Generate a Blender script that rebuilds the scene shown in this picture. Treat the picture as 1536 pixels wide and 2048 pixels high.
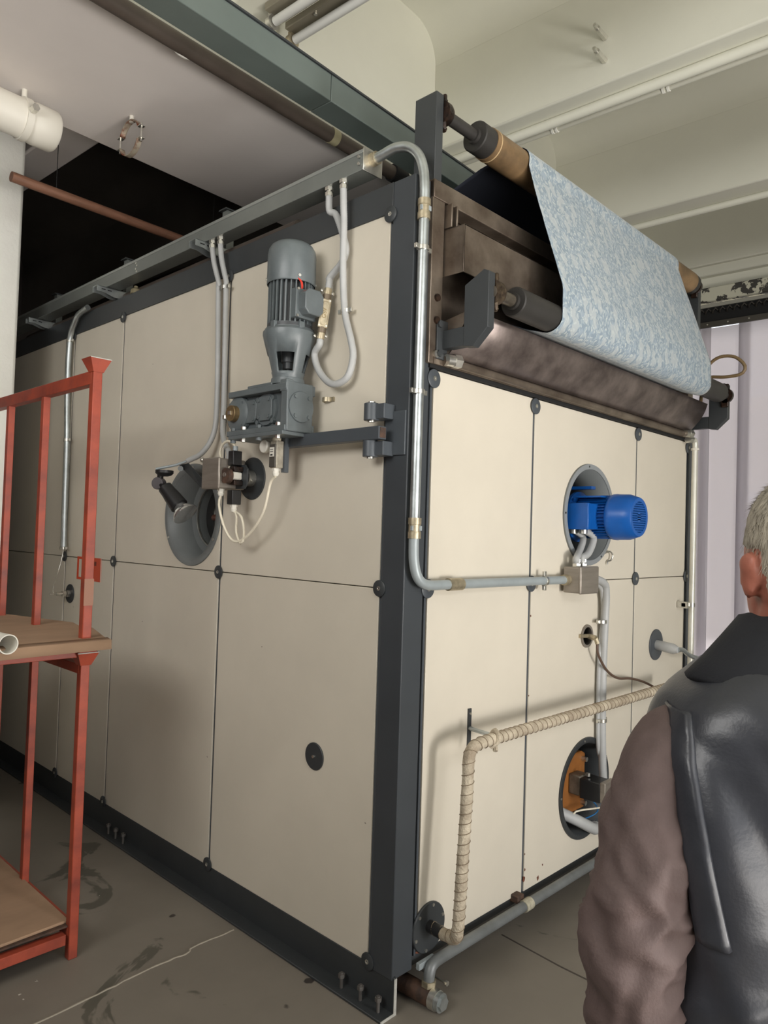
import bpy, bmesh, math, random
from mathutils import Vector, Matrix, noise, Quaternion
random.seed(7)
for o in list(bpy.data.objects): bpy.data.objects.remove(o)
SC = bpy.context.scene
COL = SC.collection
R = math.radians
# ------------------------------------------------------------------ camera
CAM = Vector((-1.8518, -1.6756, 1.6)); FPX = 1466.53; PITCH = 0.0308; YAW = 0.7652; ROLL = 0.0312
FWD = Vector((math.cos(PITCH)*math.cos(YAW), math.cos(PITCH)*math.sin(YAW), math.sin(PITCH)))
_r = Vector((math.sin(YAW), -math.cos(YAW), 0)); _u = _r.cross(FWD)
RIGHT = _r*math.cos(ROLL) + _u*math.sin(ROLL); UP = -_r*math.sin(ROLL) + _u*math.cos(ROLL)
cd = bpy.data.cameras.new('camera'); cam = bpy.data.objects.new('camera', cd); COL.objects.link(cam)
cd.sensor_fit = 'HORIZONTAL'; cd.sensor_width = 36.0; cd.lens = 36.0*FPX/1536.0; cd.clip_start = 0.05; cd.clip_end = 200
mw = Matrix.Identity(4)
for i in range(3):
    mw[i][0] = RIGHT[i]; mw[i][1] = UP[i]; mw[i][2] = -FWD[i]; mw[i][3] = CAM[i]
cam.matrix_world = mw
SC.camera = cam
# ------------------------------------------------------------------ world, exposure, daylight
wd = bpy.data.worlds.new('world'); SC.world = wd; wd.use_nodes = True
wn = wd.node_tree.nodes; wn['Background'].inputs[0].default_value = (0.90, 0.94, 1.0, 1); wn['Background'].inputs[1].default_value = 1.35
SC.view_settings.view_transform = 'Standard'; SC.view_settings.look = 'None'; SC.view_settings.gamma = 1.0
SC.view_settings.exposure = 0.0
def area(name, loc, target, w, h, power, color):
    l = bpy.data.lights.new(name, 'AREA'); l.shape = 'RECTANGLE'; l.size = w; l.size_y = h; l.energy = power; l.color = color
    o = bpy.data.objects.new(name, l); COL.objects.link(o); o.location = loc
    o.rotation_euler = (Vector(target)-Vector(loc)).to_track_quat('-Z', 'Y').to_euler()
    return o
area('doorway_daylight', (0.35, -4.1, 1.05), (0.35, 0, 1.05), 0.5, 0.9, 74, (1.0, 0.97, 0.93))  # low light follows the pipe shadows; its gateway is unseen and invented
area('high_rear_fill', (-1.6, -4.15, 3.3), (-1.0, 0, 2.8), 3.0, 0.9, 42, (1.0, 0.98, 0.94))  # added area light in an invented window behind the camera
yl = area('yard_bounce_fill', (-1.5, -4.1, 0.7), (-0.5, 1.3, 4.2), 4.4, 1.2, 39, (1.0, 0.96, 0.92)); yl.data.spread = R(85)  # added upward light standing in for sun bounced off the yard
area('high_side_fill', (-3.5, -0.4, 3.0), (0, 0.5, 2.2), 2.0, 1.1, 60, (1.0, 0.98, 0.95))  # added area light in an invented side window, grading the left face
sl = bpy.data.lights.new('sun', 'SUN'); sl.energy = 9; sl.angle = R(0.6); sl.color = (1.0, 0.95, 0.87)
so = bpy.data.objects.new('sun', sl); COL.objects.link(so); so.location = (3, -8, 9); so.rotation_euler = Vector((-0.35, 0.5, -0.79)).to_track_quat('-Z', 'Y').to_euler()
# ------------------------------------------------------------------ helpers
def hit(ax, px, py, val):
    d = FWD + RIGHT*((px-768)/FPX) - UP*((py-1024)/FPX)
    k = 'xyz'.index(ax); t = (val-CAM[k])/d[k]
    return CAM + d*t
def hx(px, py, v): return hit('x', px, py, v)
def hy(px, py, v): return hit('y', px, py, v)
def hz(px, py, v): return hit('z', px, py, v)
BT = R(3.0); BU = Vector((math.cos(BT), math.sin(BT), 0)); BV = Vector((-math.sin(BT), math.cos(BT), 0))
def B(u, v, z): return BU*u + BV*v + Vector((0, 0, z))     # the building stands 3 degrees off the machine

def catmull(P, k=8, closed=False):
    P = [Vector(p) for p in P]; n = len(P); out = []
    rng = range(n if closed else n-1)
    for i in rng:
        p1, p2 = P[i], P[(i+1) % n]
        p0 = P[i-1] if (closed or i > 0) else p1*2-p2
        p3 = P[(i+2) % n] if (closed or i+2 < n) else p2*2-p1
        for j in range(k):
            t = j/k; t2 = t*t; t3 = t2*t
            out.append(0.5*((2*p1)+(p2-p0)*t+(2*p0-5*p1+4*p2-p3)*t2+(3*p1-p0-3*p2+p3)*t3))
    if not closed: out.append(P[-1])
    return out

def basis(d):
    d = Vector(d).normalized()
    a = Vector((0, 0, 1)) if abs(d.z) < 0.9 else Vector((1, 0, 0))
    x = a.cross(d).normalized(); y = d.cross(x)
    return x, y, d

class M:
    def __init__(s): s.v = []; s.f = []; s.uv = None
    def add(s, vs, fs):
        b = len(s.v); s.v += [Vector(p) for p in vs]; s.f += [tuple(i+b for i in f) for f in fs]; return s
    def obox(s, c, ax, h):
        c = Vector(c); X, Y, Z = [Vector(a).normalized()*q for a, q in zip(ax, h)]
        vs = [c+X*i+Y*j+Z*k for i in (-1, 1) for j in (-1, 1) for k in (-1, 1)]
        fs = [(0,1,3,2),(4,6,7,5),(0,4,5,1),(2,3,7,6),(0,2,6,4),(1,5,7,3)]
        if X.cross(Y).dot(Z) < 0: fs = [f[::-1] for f in fs]
        return s.add(vs, fs)
    def box(s, x0, x1, y0, y1, z0, z1):
        return s.obox(((x0+x1)/2, (y0+y1)/2, (z0+z1)/2), ((1,0,0),(0,1,0),(0,0,1)), (abs(x1-x0)/2, abs(y1-y0)/2, abs(z1-z0)/2))
    def bbox(s, u0, u1, v0, v1, z0, z1):
        return s.obox(B((u0+u1)/2, (v0+v1)/2, (z0+z1)/2), (BU, BV, (0,0,1)), (abs(u1-u0)/2, abs(v1-v0)/2, abs(z1-z0)/2))
    def lathe(s, o, d, prof, n=32, cap0=True, cap1=True, skip=None, ph=0.0):
        x, y, d = basis(d); o = Vector(o); b = len(s.v); vs = []; fs = []
        for t, r in prof:
            for i in range(n):
                a = 2*math.pi*i/n+ph; vs.append(o+d*t+(x*math.cos(a)+y*math.sin(a))*r)
        for k in range(len(prof)-1):
            for i in range(n):
                if skip and skip(k, i): continue
                j = (i+1) % n; fs.append((k*n+i, k*n+j, (k+1)*n+j, (k+1)*n+i))
        if cap0: fs.append(tuple(range(n))[::-1])
        if cap1: fs.append(tuple(range((len(prof)-1)*n, len(prof)*n)))
        return s.add(vs, fs)
    def cyl(s, p0, p1, r, r1=None, n=24, cap=True):
        p0 = Vector(p0); p1 = Vector(p1); L = (p1-p0).length
        return s.lathe(p0, p1-p0, [(0, r), (L, r if r1 is None else r1)], n, cap, cap)
    def hexp(s, p0, p1, r): return s.cyl(p0, p1, r, n=6)
    def ring(s, o, d, r0, r1, t, n=40):      # flat washer of thickness t
        return s.lathe(o, d, [(0, r0), (0, r1), (t, r1), (t, r0), (0, r0)], n, False, False)
    def tube(s, P, r, n=12, cap=True, rf=None, closed=False):
        P = [Vector(p) for p in P]; m = len(P); b = len(s.v); vs = []; fs = []
        x = None; prev = None
        for i in range(m):
            if closed: t = (P[(i+1) % m]-P[i-1]).normalized()
            else: t = (P[min(i+1, m-1)]-P[max(i-1, 0)]).normalized()
            if x is None: x = basis(t)[0]
            else:
                x = (x - t*x.dot(t)).normalized()
            y = t.cross(x)
            rr = r*(rf(i, i/(m-1)) if rf else 1)
            for k in range(n):
                a = 2*math.pi*k/n; vs.append(P[i]+(x*math.cos(a)+y*math.sin(a))*rr)
        for i in range(m if closed else m-1):
            for k in range(n):
                j = (k+1) % n; i2 = (i+1) % m
                fs.append((i*n+k, i*n+j, i2*n+j, i2*n+k))
        if cap and not closed:
            fs.append(tuple(range(n))[::-1]); fs.append(tuple(range((m-1)*n, m*n)))
        return s.add(vs, fs)
    def prism(s, poly, vec):
        poly = [Vector(p) for p in poly]; vec = Vector(vec); n = len(poly)
        nrm = Vector((0,0,0))
        for i in range(n): nrm += poly[i].cross(poly[(i+1) % n])
        if nrm.dot(vec) < 0: poly = poly[::-1]
        vs = poly+[p+vec for p in poly]
        fs = [tuple(range(n))[::-1], tuple(range(n, 2*n))]+[(i, (i+1) % n, (i+1) % n+n, i+n) for i in range(n)]
        return s.add(vs, fs)
    def sphere(s, c, r, sc=(1,1,1), n=16, ax=((1,0,0),(0,1,0),(0,0,1))):
        c = Vector(c); A = [Vector(a)*q*r for a, q in zip(ax, sc)]; m = n//2; vs = [c+A[2]]
        for i in range(1, m):
            th = math.pi*i/m
            for k in range(n):
                a = 2*math.pi*k/n; vs.append(c+A[0]*math.sin(th)*math.cos(a)+A[1]*math.sin(th)*math.sin(a)+A[2]*math.cos(th))
        vs.append(c-A[2]); fs = []
        for k in range(n): fs.append((0, 1+k, 1+(k+1) % n))
        for i in range(m-2):
            for k in range(n):
                j = (k+1) % n; fs.append((1+i*n+k, 1+(i+1)*n+k, 1+(i+1)*n+j, 1+i*n+j))
        e = len(vs)-1; b0 = 1+(m-2)*n
        for k in range(n): fs.append((e, b0+(k+1) % n, b0+k))
        return s.add(vs, fs)
    def grid(s, rows, closed=False):
        n = len(rows[0]); vs = [p for r in rows for p in r]; fs = []
        for i in range(len(rows)-1):
            for k in range(n if closed else n-1):
                j = (k+1) % n; fs.append((i*n+k, i*n+j, (i+1)*n+j, (i+1)*n+k))
        return s.add(vs, fs)
    def plate_hole(s, o, X, Y, a0, a1, b0, b1, c, r, n=48, thick=None):
        # rectangular plate in plane (o,X,Y) with a round hole; thick = vector towards the back
        o = Vector(o); X = Vector(X); Y = Vector(Y); ang = [2*math.pi*i/n for i in range(n)]
        cor = [(a0,b0),(a1,b0),(a1,b1),(a0,b1)]
        ca = sorted([math.atan2(q-c[1], p-c[0]) % (2*math.pi) for p, q in cor])
        for q in ca:
            k = min(range(len(ang)), key=lambda i: abs(ang[i]-q)); ang[k] = q
        inn = []; out = []
        for a in ang:
            dx, dy = math.cos(a), math.sin(a); t = 1e9
            if dx > 1e-9: t = min(t, (a1-c[0])/dx)
            if dx < -1e-9: t = min(t, (a0-c[0])/dx)
            if dy > 1e-9: t = min(t, (b1-c[1])/dy)
            if dy < -1e-9: t = min(t, (b0-c[1])/dy)
            inn.append(o+X*(c[0]+dx*r)+Y*(c[1]+dy*r)); out.append(o+X*(c[0]+dx*t)+Y*(c[1]+dy*t))
        if thick is None: thick = Vector((0,0,0))
        T = Vector(thick)
        rows = [[p+T for p in inn], inn, out, [p+T for p in out]]
        return s.grid(rows, closed=True)
    def build(s, name, mat, parent=None, bevel=0.0, smooth=True, angle=38, solid=0.0, seg=2, subs=0, recalc=False, loc=None):
        c = Vector((0,0,0))
        if s.v:
            lo = Vector([min(p[i] for p in s.v) for i in range(3)]); hi = Vector([max(p[i] for p in s.v) for i in range(3)])
            c = (lo+hi)/2 if parent is not None else Vector(((lo.x+hi.x)/2, (lo.y+hi.y)/2, lo.z))
        if loc is not None: c = Vector(loc)
        me = bpy.data.meshes.new(name); me.from_pydata([p-c for p in s.v], [], s.f); me.update()
        if recalc:
            bm = bmesh.new(); bm.from_mesh(me); bmesh.ops.recalc_face_normals(bm, faces=bm.faces); bm.to_mesh(me); bm.free()
        if s.uv is not None:
            ul = me.uv_layers.new(name='UVMap')
            for lp in me.loops: ul.data[lp.index].uv = s.uv[lp.vertex_index]
        if mat is not None: me.materials.append(mat)
        if smooth:
            me.polygons.foreach_set('use_smooth', [True]*len(me.polygons)); me.set_sharp_from_angle(angle=R(angle))
        o = bpy.data.objects.new(name, me); COL.objects.link(o)
        place(o, c, parent)
        if solid: q = o.modifiers.new('solid', 'SOLIDIFY'); q.thickness = solid; q.offset = 0
        if bevel: q = o.modifiers.new('bevel', 'BEVEL'); q.width = bevel; q.segments = seg; q.limit_method = 'ANGLE'; q.angle_limit = R(40)
        if subs: q = o.modifiers.new('sub', 'SUBSURF'); q.levels = subs; q.render_levels = subs
        return o
WL = {}
def place(o, wloc, parent):
    WL[o.name] = Vector(wloc)
    if parent is not None:
        o.parent = parent; o.location = Vector(wloc)-WL[parent.name]
    else: o.location = wloc
def thing(name, label, cat, loc, group=None):
    o = bpy.data.objects.new(name, None); COL.objects.link(o); o.empty_display_size = 0.1; place(o, loc, None)
    return tag(o, label, cat, group)
def tag(o, label, cat, group=None):
    o['label'] = label; o['category'] = cat
    if group: o['group'] = group
    return o
def struct(o, label=None):
    o['kind'] = 'structure'
    if label: o['label'] = label
    return o
def copy_at(o, wloc, parent, rot=None):
    c = o.copy(); COL.objects.link(c); place(c, wloc, parent)
    if rot is not None: c.rotation_euler = rot
    return c
# ------------------------------------------------------------------ materials
def srgb(r, g, b):
    f = lambda c: (c/255/12.92) if c/255 <= 0.04045 else ((c/255+0.055)/1.055)**2.4
    return (f(r), f(g), f(b), 1)
def mat(name, col, rough=0.5, metal=0.0, var=0.0, vscale=6.0, col2=None, bump=0.0, bscale=40.0, rvar=0.0, spec=0.5, stretch=(1,1,1), lo=0.35, hi=0.65, coat=0.0):
    m = bpy.data.materials.new(name); m.use_nodes = True; nt = m.node_tree; N = nt.nodes; L = nt.links
    b = N['Principled BSDF']; b.inputs['Roughness'].default_value = rough; b.inputs['Metallic'].default_value = metal
    b.inputs['Specular IOR Level'].default_value = spec; b.inputs['Coat Weight'].default_value = coat
    b.inputs['Base Color'].default_value = col
    tc = N.new('ShaderNodeTexCoord'); mp = N.new('ShaderNodeMapping'); mp.inputs['Scale'].default_value = stretch
    L.new(tc.outputs['Object'], mp.inputs['Vector'])
    if var > 0 or col2 is not None:
        nz = N.new('ShaderNodeTexNoise'); nz.inputs['Scale'].default_value = vscale; nz.inputs['Detail'].default_value = 6; nz.inputs['Roughness'].default_value = 0.6
        L.new(mp.outputs[0], nz.inputs['Vector'])
        rp = N.new('ShaderNodeValToRGB'); rp.color_ramp.elements[0].position = lo; rp.color_ramp.elements[1].position = hi
        c2 = col2 if col2 is not None else tuple(x*(1-var) for x in col[:3])+(1,)
        c1 = col if col2 is not None else tuple(min(1, x*(1+var*0.4)) for x in col[:3])+(1,)
        rp.color_ramp.elements[0].color = c2; rp.color_ramp.elements[1].color = c1
        L.new(nz.outputs['Fac'], rp.inputs['Fac']); L.new(rp.outputs['Color'], b.inputs['Base Color'])
        if rvar:
            mr = N.new('ShaderNodeMapRange'); mr.inputs['To Min'].default_value = max(0.05, rough-rvar); mr.inputs['To Max'].default_value = min(1, rough+rvar)
            L.new(nz.outputs['Fac'], mr.inputs['Value']); L.new(mr.outputs[0], b.inputs['Roughness'])
    if bump:
        n2 = N.new('ShaderNodeTexNoise'); n2.inputs['Scale'].default_value = bscale; n2.inputs['Detail'].default_value = 4
        L.new(mp.outputs[0], n2.inputs['Vector'])
        bp = N.new('ShaderNodeBump'); bp.inputs['Strength'].default_value = bump; bp.inputs['Distance'].default_value = 0.01
        L.new(n2.outputs['Fac'], bp.inputs['Height']); L.new(bp.outputs[0], b.inputs['Normal'])
    return m
def spots(m, col, scale, thr, size=0.03, soft=0.01, dens=None):
    """add small random flecks (paint splashes, chips) of colour col to a material"""
    nt = m.node_tree; N = nt.nodes; L = nt.links; b = N['Principled BSDF']
    tc = N.new('ShaderNodeTexCoord'); vo = N.new('ShaderNodeTexVoronoi'); vo.inputs['Scale'].default_value = scale
    nz = N.new('ShaderNodeTexNoise'); nz.inputs['Scale'].default_value = scale*3
    mxv = N.new('ShaderNodeVectorMath'); mxv.operation = 'MULTIPLY_ADD'; mxv.inputs[1].default_value = (0.03,)*3
    L.new(tc.outputs['Object'], nz.inputs['Vector']); L.new(nz.outputs['Color'], mxv.inputs[0]); L.new(tc.outputs['Object'], mxv.inputs[2])
    L.new(mxv.outputs[0], vo.inputs['Vector'])
    mr = N.new('ShaderNodeMapRange'); mr.inputs['From Min'].default_value = size+soft; mr.inputs['From Max'].default_value = size
    L.new(vo.outputs['Distance'], mr.inputs['Value'])
    sp = N.new('ShaderNodeSeparateColor'); L.new(vo.outputs['Color'], sp.inputs[0])
    gt = N.new('ShaderNodeMath'); gt.operation = 'GREATER_THAN'; gt.inputs[1].default_value = thr; L.new(sp.outputs[0], gt.inputs[0])
    mu = N.new('ShaderNodeMath'); mu.operation = 'MULTIPLY'; L.new(mr.outputs[0], mu.inputs[0]); L.new(gt.outputs[0], mu.inputs[1])
    mx = N.new('ShaderNodeMix'); mx.data_type = 'RGBA'; mx.inputs[7].default_value = col; L.new(mu.outputs[0], mx.inputs[0])
    s = b.inputs['Base Color']
    if s.is_linked: L.new(s.links[0].from_socket, mx.inputs[6])
    else: mx.inputs[6].default_value = s.default_value
    L.new(mx.outputs[2], s)
    return m
PANEL = spots(mat('cream_enamel', srgb(214, 206, 190), 0.42, 0, 0.05, 2.0, bump=0.02, bscale=3, rvar=0.06), srgb(120, 110, 98), 7, 0.90, 0.02, 0.01)
CHAR = mat('charcoal_paint', srgb(56, 59, 61), 0.45, 0, 0.10, 4, bump=0.03, bscale=30)
SLATE = mat('slate_paint', srgb(72, 77, 82), 0.42, 0, 0.08, 5)
RINGP = mat('port_grey_paint', srgb(114, 118, 118), 0.45, 0, 0.10, 5)
DARK = mat('dark_seam', srgb(40, 42, 43), 0.6)
BLACK = mat('black_void', srgb(18, 18, 19), 0.8)
MOTOR = mat('motor_grey_paint', srgb(97, 104, 106), 0.38, 0, 0.12, 14, bump=0.06, bscale=60, rvar=0.08)
BLUE = mat('blue_paint', srgb(14, 84, 162), 0.33, 0, 0.10, 12, bump=0.03, bscale=50)
GALV = mat('galvanised_steel', srgb(188, 194, 194), 0.36, 0.85, 0.18, 18, bump=0.03, bscale=50, rvar=0.1)
ZINC = mat('zinc_bright', srgb(214, 212, 204), 0.3, 0.9, 0.15, 30)
GREYCOND = mat('grey_conduit_paint', srgb(158, 166, 168), 0.4, 0.15, 0.10, 12)
FLEX = mat('grey_flex_hose', srgb(176, 177, 176), 0.45, 0, 0.08, 12)
BRASS = mat('brass', srgb(186, 174, 148), 0.4, 0.7, 0.25, 40, bump=0.05, bscale=90)
INOX = mat('brushed_stainless', srgb(150, 142, 132), 0.42, 0.55, 0.15, 5, stretch=(1,1,8))
TINT = mat('heat_tinted_steel', srgb(150, 138, 124), 0.36, 0.65, 0, 4.5, col2=srgb(84, 70, 60), bump=0.03, bscale=6, rvar=0.1, lo=0.3, hi=0.7)
TINT2 = mat('smoked_steel', srgb(142, 130, 124), 0.42, 0.6, 0, 7.5, col2=srgb(78, 68, 66), bump=0.03, bscale=5, rvar=0.08, lo=0.3, hi=0.72)
RUBBER = mat('black_rubber_roller', srgb(56, 54, 52), 0.48, 0.15, 0.15, 8, bump=0.03, bscale=90)
BRONZE = mat('varnished_roller_sleeve', srgb(158, 128, 92), 0.42, 0.25, 0, 6, col2=srgb(112, 92, 68), bump=0.02)
GREASE = mat('greasy_rust', srgb(62, 44, 34), 0.35, 0.3, 0, 30, col2=srgb(24, 20, 19), bump=0.3, bscale=60)
RUSTR = mat('rusty_brown', srgb(92, 68, 54), 0.7, 0.1, 0, 25, col2=srgb(54, 44, 40), bump=0.2, bscale=60)
CREAMC = mat('cream_cable', srgb(226, 218, 198), 0.5, 0, 0.06, 20)
WHITEP = mat('white_nylon', srgb(222, 218, 206), 0.5)
BLKP = mat('black_plastic', srgb(34, 34, 35), 0.4, 0, 0.1, 30)
WRAP = mat('glass_fibre_wrap', srgb(206, 194, 172), 0.9, 0, 0, 14, col2=srgb(160, 146, 126), bump=0.6, bscale=120)
ORANGE = mat('orange_paint', srgb(164, 72, 50), 0.45, 0, 0, 9, col2=srgb(122, 54, 42), bump=0.05, bscale=40, rvar=0.1, lo=0.3, hi=0.6)
CARD = mat('cardboard', srgb(164, 134, 108), 0.85, 0, 0.12, 3, bump=0.05, bscale=8, stretch=(1,3,1))
WOOD = mat('brown_varnished_wood', srgb(128, 90, 70), 0.55, 0, 0.2, 10, stretch=(1,8,8))
CEIL = mat('cream_ceiling_paint', srgb(210, 209, 195), 0.6, 0, 0.04, 1.6, bump=0.04, bscale=4)
SOFF = spots(mat('soffit_paint', srgb(228, 221, 216), 0.6, 0, 0.05, 1.5, bump=0.04, bscale=4), srgb(70, 64, 58), 3.0, 0.86, 0.02, 0.008)
WALLP = mat('white_plaster', srgb(242, 241, 232), 0.75, 0, 0.04, 4, bump=0.25, bscale=60)
DULL = mat('low_bounce_paint', srgb(92, 86, 78), 0.8, 0, 0.15, 1.5)  # unseen walls coloured dark to cut the bounced light
GREEN = spots(mat('green_grey_steel_paint', srgb(98, 108, 104), 0.4, 0, 0.1, 3, bump=0.03, bscale=12), srgb(226, 226, 214), 9, 0.80, 0.03, 0.01)
PIPEB = mat('brown_painted_pipe', srgb(92, 82, 74), 0.5, 0.1, 0.2, 5)
FIXT = mat('lamp_batten_steel', srgb(150, 144, 128), 0.35, 0.5, 0.15, 4)
SKIN = mat('skin', srgb(168, 104, 86), 0.5, 0, 0.12, 25, bump=0.05, bscale=120)
HAIRM = mat('grey_hair', srgb(176, 168, 152), 0.65, 0, 0.35, 60, stretch=(1,1,0.4))
VEST = mat('black_leatherette', srgb(52, 54, 60), 0.36, 0, 0.12, 20, bump=0.05, bscale=220, coat=0.05)
SLEEVE = mat('brown_grey_jersey', srgb(96, 81, 78), 0.72, 0, 0.12, 30, bump=0.15, bscale=260, spec=0.35)
COLLAR = mat('navy_collar_cloth', srgb(26, 28, 34), 0.8, 0, 0.1, 40, bump=0.1, bscale=200)
TROUS = mat('dark_trousers', srgb(40, 42, 50), 0.85, 0, 0.1, 40)
ORED = mat('orange_red_sticker', srgb(206, 74, 38), 0.5)
LIPW = mat('white_worn_edge', srgb(190, 188, 180), 0.6, 0.1, 0.2, 30)
RED = mat('red_wire', srgb(208, 58, 40), 0.5)
BLUEW = mat('blue_wire', srgb(30, 110, 170), 0.5)
GEARB = mat('ochre_gearbox_paint', srgb(152, 96, 44), 0.5, 0, 0.2, 12)

def glass(name, col, rough):
    m = bpy.data.materials.new(name); m.use_nodes = True; b = m.node_tree.nodes['Principled BSDF']
    b.inputs['Base Color'].default_value = col; b.inputs['Roughness'].default_value = rough; b.inputs['Transmission Weight'].default_value = 1.0; b.inputs['IOR'].default_value = 1.45
    return m
GLASS = glass('clear_glass', (0.95, 0.95, 0.95, 1), 0.05)

def pvc():
    m = bpy.data.materials.new('milky_pvc'); m.use_nodes = True; N = m.node_tree.nodes; L = m.node_tree.links
    out = N['Material Output']; pb = N['Principled BSDF']
    pb.inputs['Base Color'].default_value = srgb(230, 228, 228); pb.inputs['Roughness'].default_value = 0.25
    tr = N.new('ShaderNodeBsdfTranslucent'); tr.inputs['Color'].default_value = srgb(236, 232, 236)
    tp = N.new('ShaderNodeBsdfTransparent'); tp.inputs['Color'].default_value = srgb(232, 232, 240)
    a = N.new('ShaderNodeMixShader'); a.inputs[0].default_value = 0.55
    L.new(pb.outputs[0], a.inputs[1]); L.new(tr.outputs[0], a.inputs[2])
    c = N.new('ShaderNodeMixShader'); c.inputs[0].default_value = 0.22
    L.new(a.outputs[0], c.inputs[1]); L.new(tp.outputs[0], c.inputs[2]); L.new(c.outputs[0], out.inputs[0])
    return m
PVC = pvc()

def concrete():
    m = mat('worn_concrete', srgb(122, 115, 105), 0.55, 0, 0.16, 1.4, bump=0.1, bscale=14, rvar=0.12)
    nt = m.node_tree; N = nt.nodes; L = nt.links; b = N['Principled BSDF']
    tc = N.new('ShaderNodeTexCoord'); nz = N.new('ShaderNodeTexNoise'); nz.inputs['Scale'].default_value = 2.6; nz.inputs['Detail'].default_value = 5; nz.inputs['Roughness'].default_value = 0.55; nz.inputs['Distortion'].default_value = 0.8
    L.new(tc.outputs['Object'], nz.inputs['Vector'])
    rp = N.new('ShaderNodeValToRGB'); rp.color_ramp.elements[0].position = 0.645; rp.color_ramp.elements[1].position = 0.665
    rp.color_ramp.elements[0].color = (1,1,1,1); rp.color_ramp.elements[1].color = (0.5,0.52,0.5,1)
    L.new(nz.outputs['Fac'], rp.inputs['Fac'])
    mx = N.new('ShaderNodeMix'); mx.data_type = 'RGBA'; mx.blend_type = 'MULTIPLY'; mx.inputs[0].default_value = 1
    s = b.inputs['Base Color']; L.new(s.links[0].from_socket, mx.inputs[6]); L.new(rp.outputs[0], mx.inputs[7]); L.new(mx.outputs[2], s)
    spots(m, srgb(58, 52, 48), 7, 0.72, 0.10, 0.03); spots(m, srgb(205, 200, 190), 14, 0.93, 0.05, 0.02)
    return m
FLOOR = concrete()

def cloth_mat():
    m = bpy.data.materials.new('blue_floral_cloth'); m.use_nodes = True; nt = m.node_tree; N = nt.nodes; L = nt.links
    b = N['Principled BSDF']; b.inputs['Roughness'].default_value = 0.85; b.inputs['Sheen Weight'].default_value = 0.2
    uv = N.new('ShaderNodeUVMap'); uv.uv_map = 'UVMap'
    def ramp(src, p0, p1, c0=(0,0,0,1), c1=(1,1,1,1)):
        r = N.new('ShaderNodeValToRGB'); r.color_ramp.elements[0].position = p0; r.color_ramp.elements[1].position = p1
        r.color_ramp.elements[0].color = c0; r.color_ramp.elements[1].color = c1; L.new(src, r.inputs[0]); return r.outputs[0]
    nz = N.new('ShaderNodeTexNoise'); nz.inputs['Scale'].default_value = 22; nz.inputs['Detail'].default_value = 3
    L.new(uv.outputs[0], nz.inputs['Vector'])
    vm = N.new('ShaderNodeVectorMath'); vm.operation = 'MULTIPLY_ADD'; vm.inputs[1].default_value = (0.06, 0.06, 0)
    L.new(nz.outputs['Color'], vm.inputs[0]); L.new(uv.outputs[0], vm.inputs[2])
    def layer(sx, sy, size, soft, rot=0.0):
        mp = N.new('ShaderNodeMapping'); mp.inputs['Scale'].default_value = (sx, sy, 1); mp.inputs['Rotation'].default_value = (0, 0, rot)
        L.new(vm.outputs[0], mp.inputs['Vector'])
        v = N.new('ShaderNodeTexVoronoi'); v.voronoi_dimensions = '2D'; v.inputs['Scale'].default_value = 1.0
        L.new(mp.outputs[0], v.inputs['Vector']); return ramp(v.outputs['Distance'], size, size+soft, (1,1,1,1), (0,0,0,1))
    def mixc(fac, c0, c1):
        x = N.new('ShaderNodeMix'); x.data_type = 'RGBA'; L.new(fac, x.inputs[0])
        for k, c in ((6, c0), (7, c1)):
            if isinstance(c, tuple): x.inputs[k].default_value = c
            else: L.new(c, x.inputs[k])
        return x.outputs[2]
    c = mixc(layer(70, 40, 0.30, 0.15), srgb(128, 144, 156), srgb(152, 165, 174))
    c = mixc(layer(36, 17, 0.22, 0.08, 0.2), c, srgb(144, 158, 170))
    c = mixc(layer(17, 7.5, 0.25, 0.05, 0.25), c, srgb(166, 174, 178))
    c = mixc(layer(60, 38, 0.20, 0.06, 0.9), c, srgb(178, 186, 186))
    L.new(c, b.inputs['Base Color'])
    bp = N.new('ShaderNodeBump'); bp.inputs['Strength'].default_value = 0.35; bp.inputs['Distance'].default_value = 0.003
    rgb = N.new('ShaderNodeRGBToBW'); L.new(c, rgb.inputs[0]); L.new(rgb.outputs[0], bp.inputs['Height']); L.new(bp.outputs[0], b.inputs['Normal'])
    return m
CLOTH = cloth_mat()
# ================================================================== STRUCTURE
fl = struct(M().bbox(-6.2, 4.6, -4.5, 8.2, -0.2, 0.0).build('floor', FLOOR), 'worn grey concrete floor with stains')
jp = catmull([(-1.6,0.735,0), (-0.858,0.752,0), (-0.449,0.776,0), (-0.30,0.772,0), (-0.26,0.792,0), (-0.078,0.788,0)], 12)
jp = [Vector((p.x, p.y+0.004*noise.noise(p*30), 0.0)) for p in jp]
M().tube(jp, 0.0045, 6, rf=lambda i, t: 0.7+0.5*abs(noise.noise(Vector((i*0.7, 3, 1))))).build('joint_ridge', mat('joint_mortar', srgb(150, 142, 128), 0.8), fl)
jq = [hz(1000,1868,0.0), hz(1090,1925,0.0), hz(1240,1990,0.0)]
M().tube([(jq[0].x, 0.03, 0), (0.665,-0.25,0), (0.66,-0.9,0), (0.655,-3.0,0)], 0.0035, 5).build('joint_ridge', mat('joint_dark', srgb(70, 64, 58), 0.8), fl)
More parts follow.
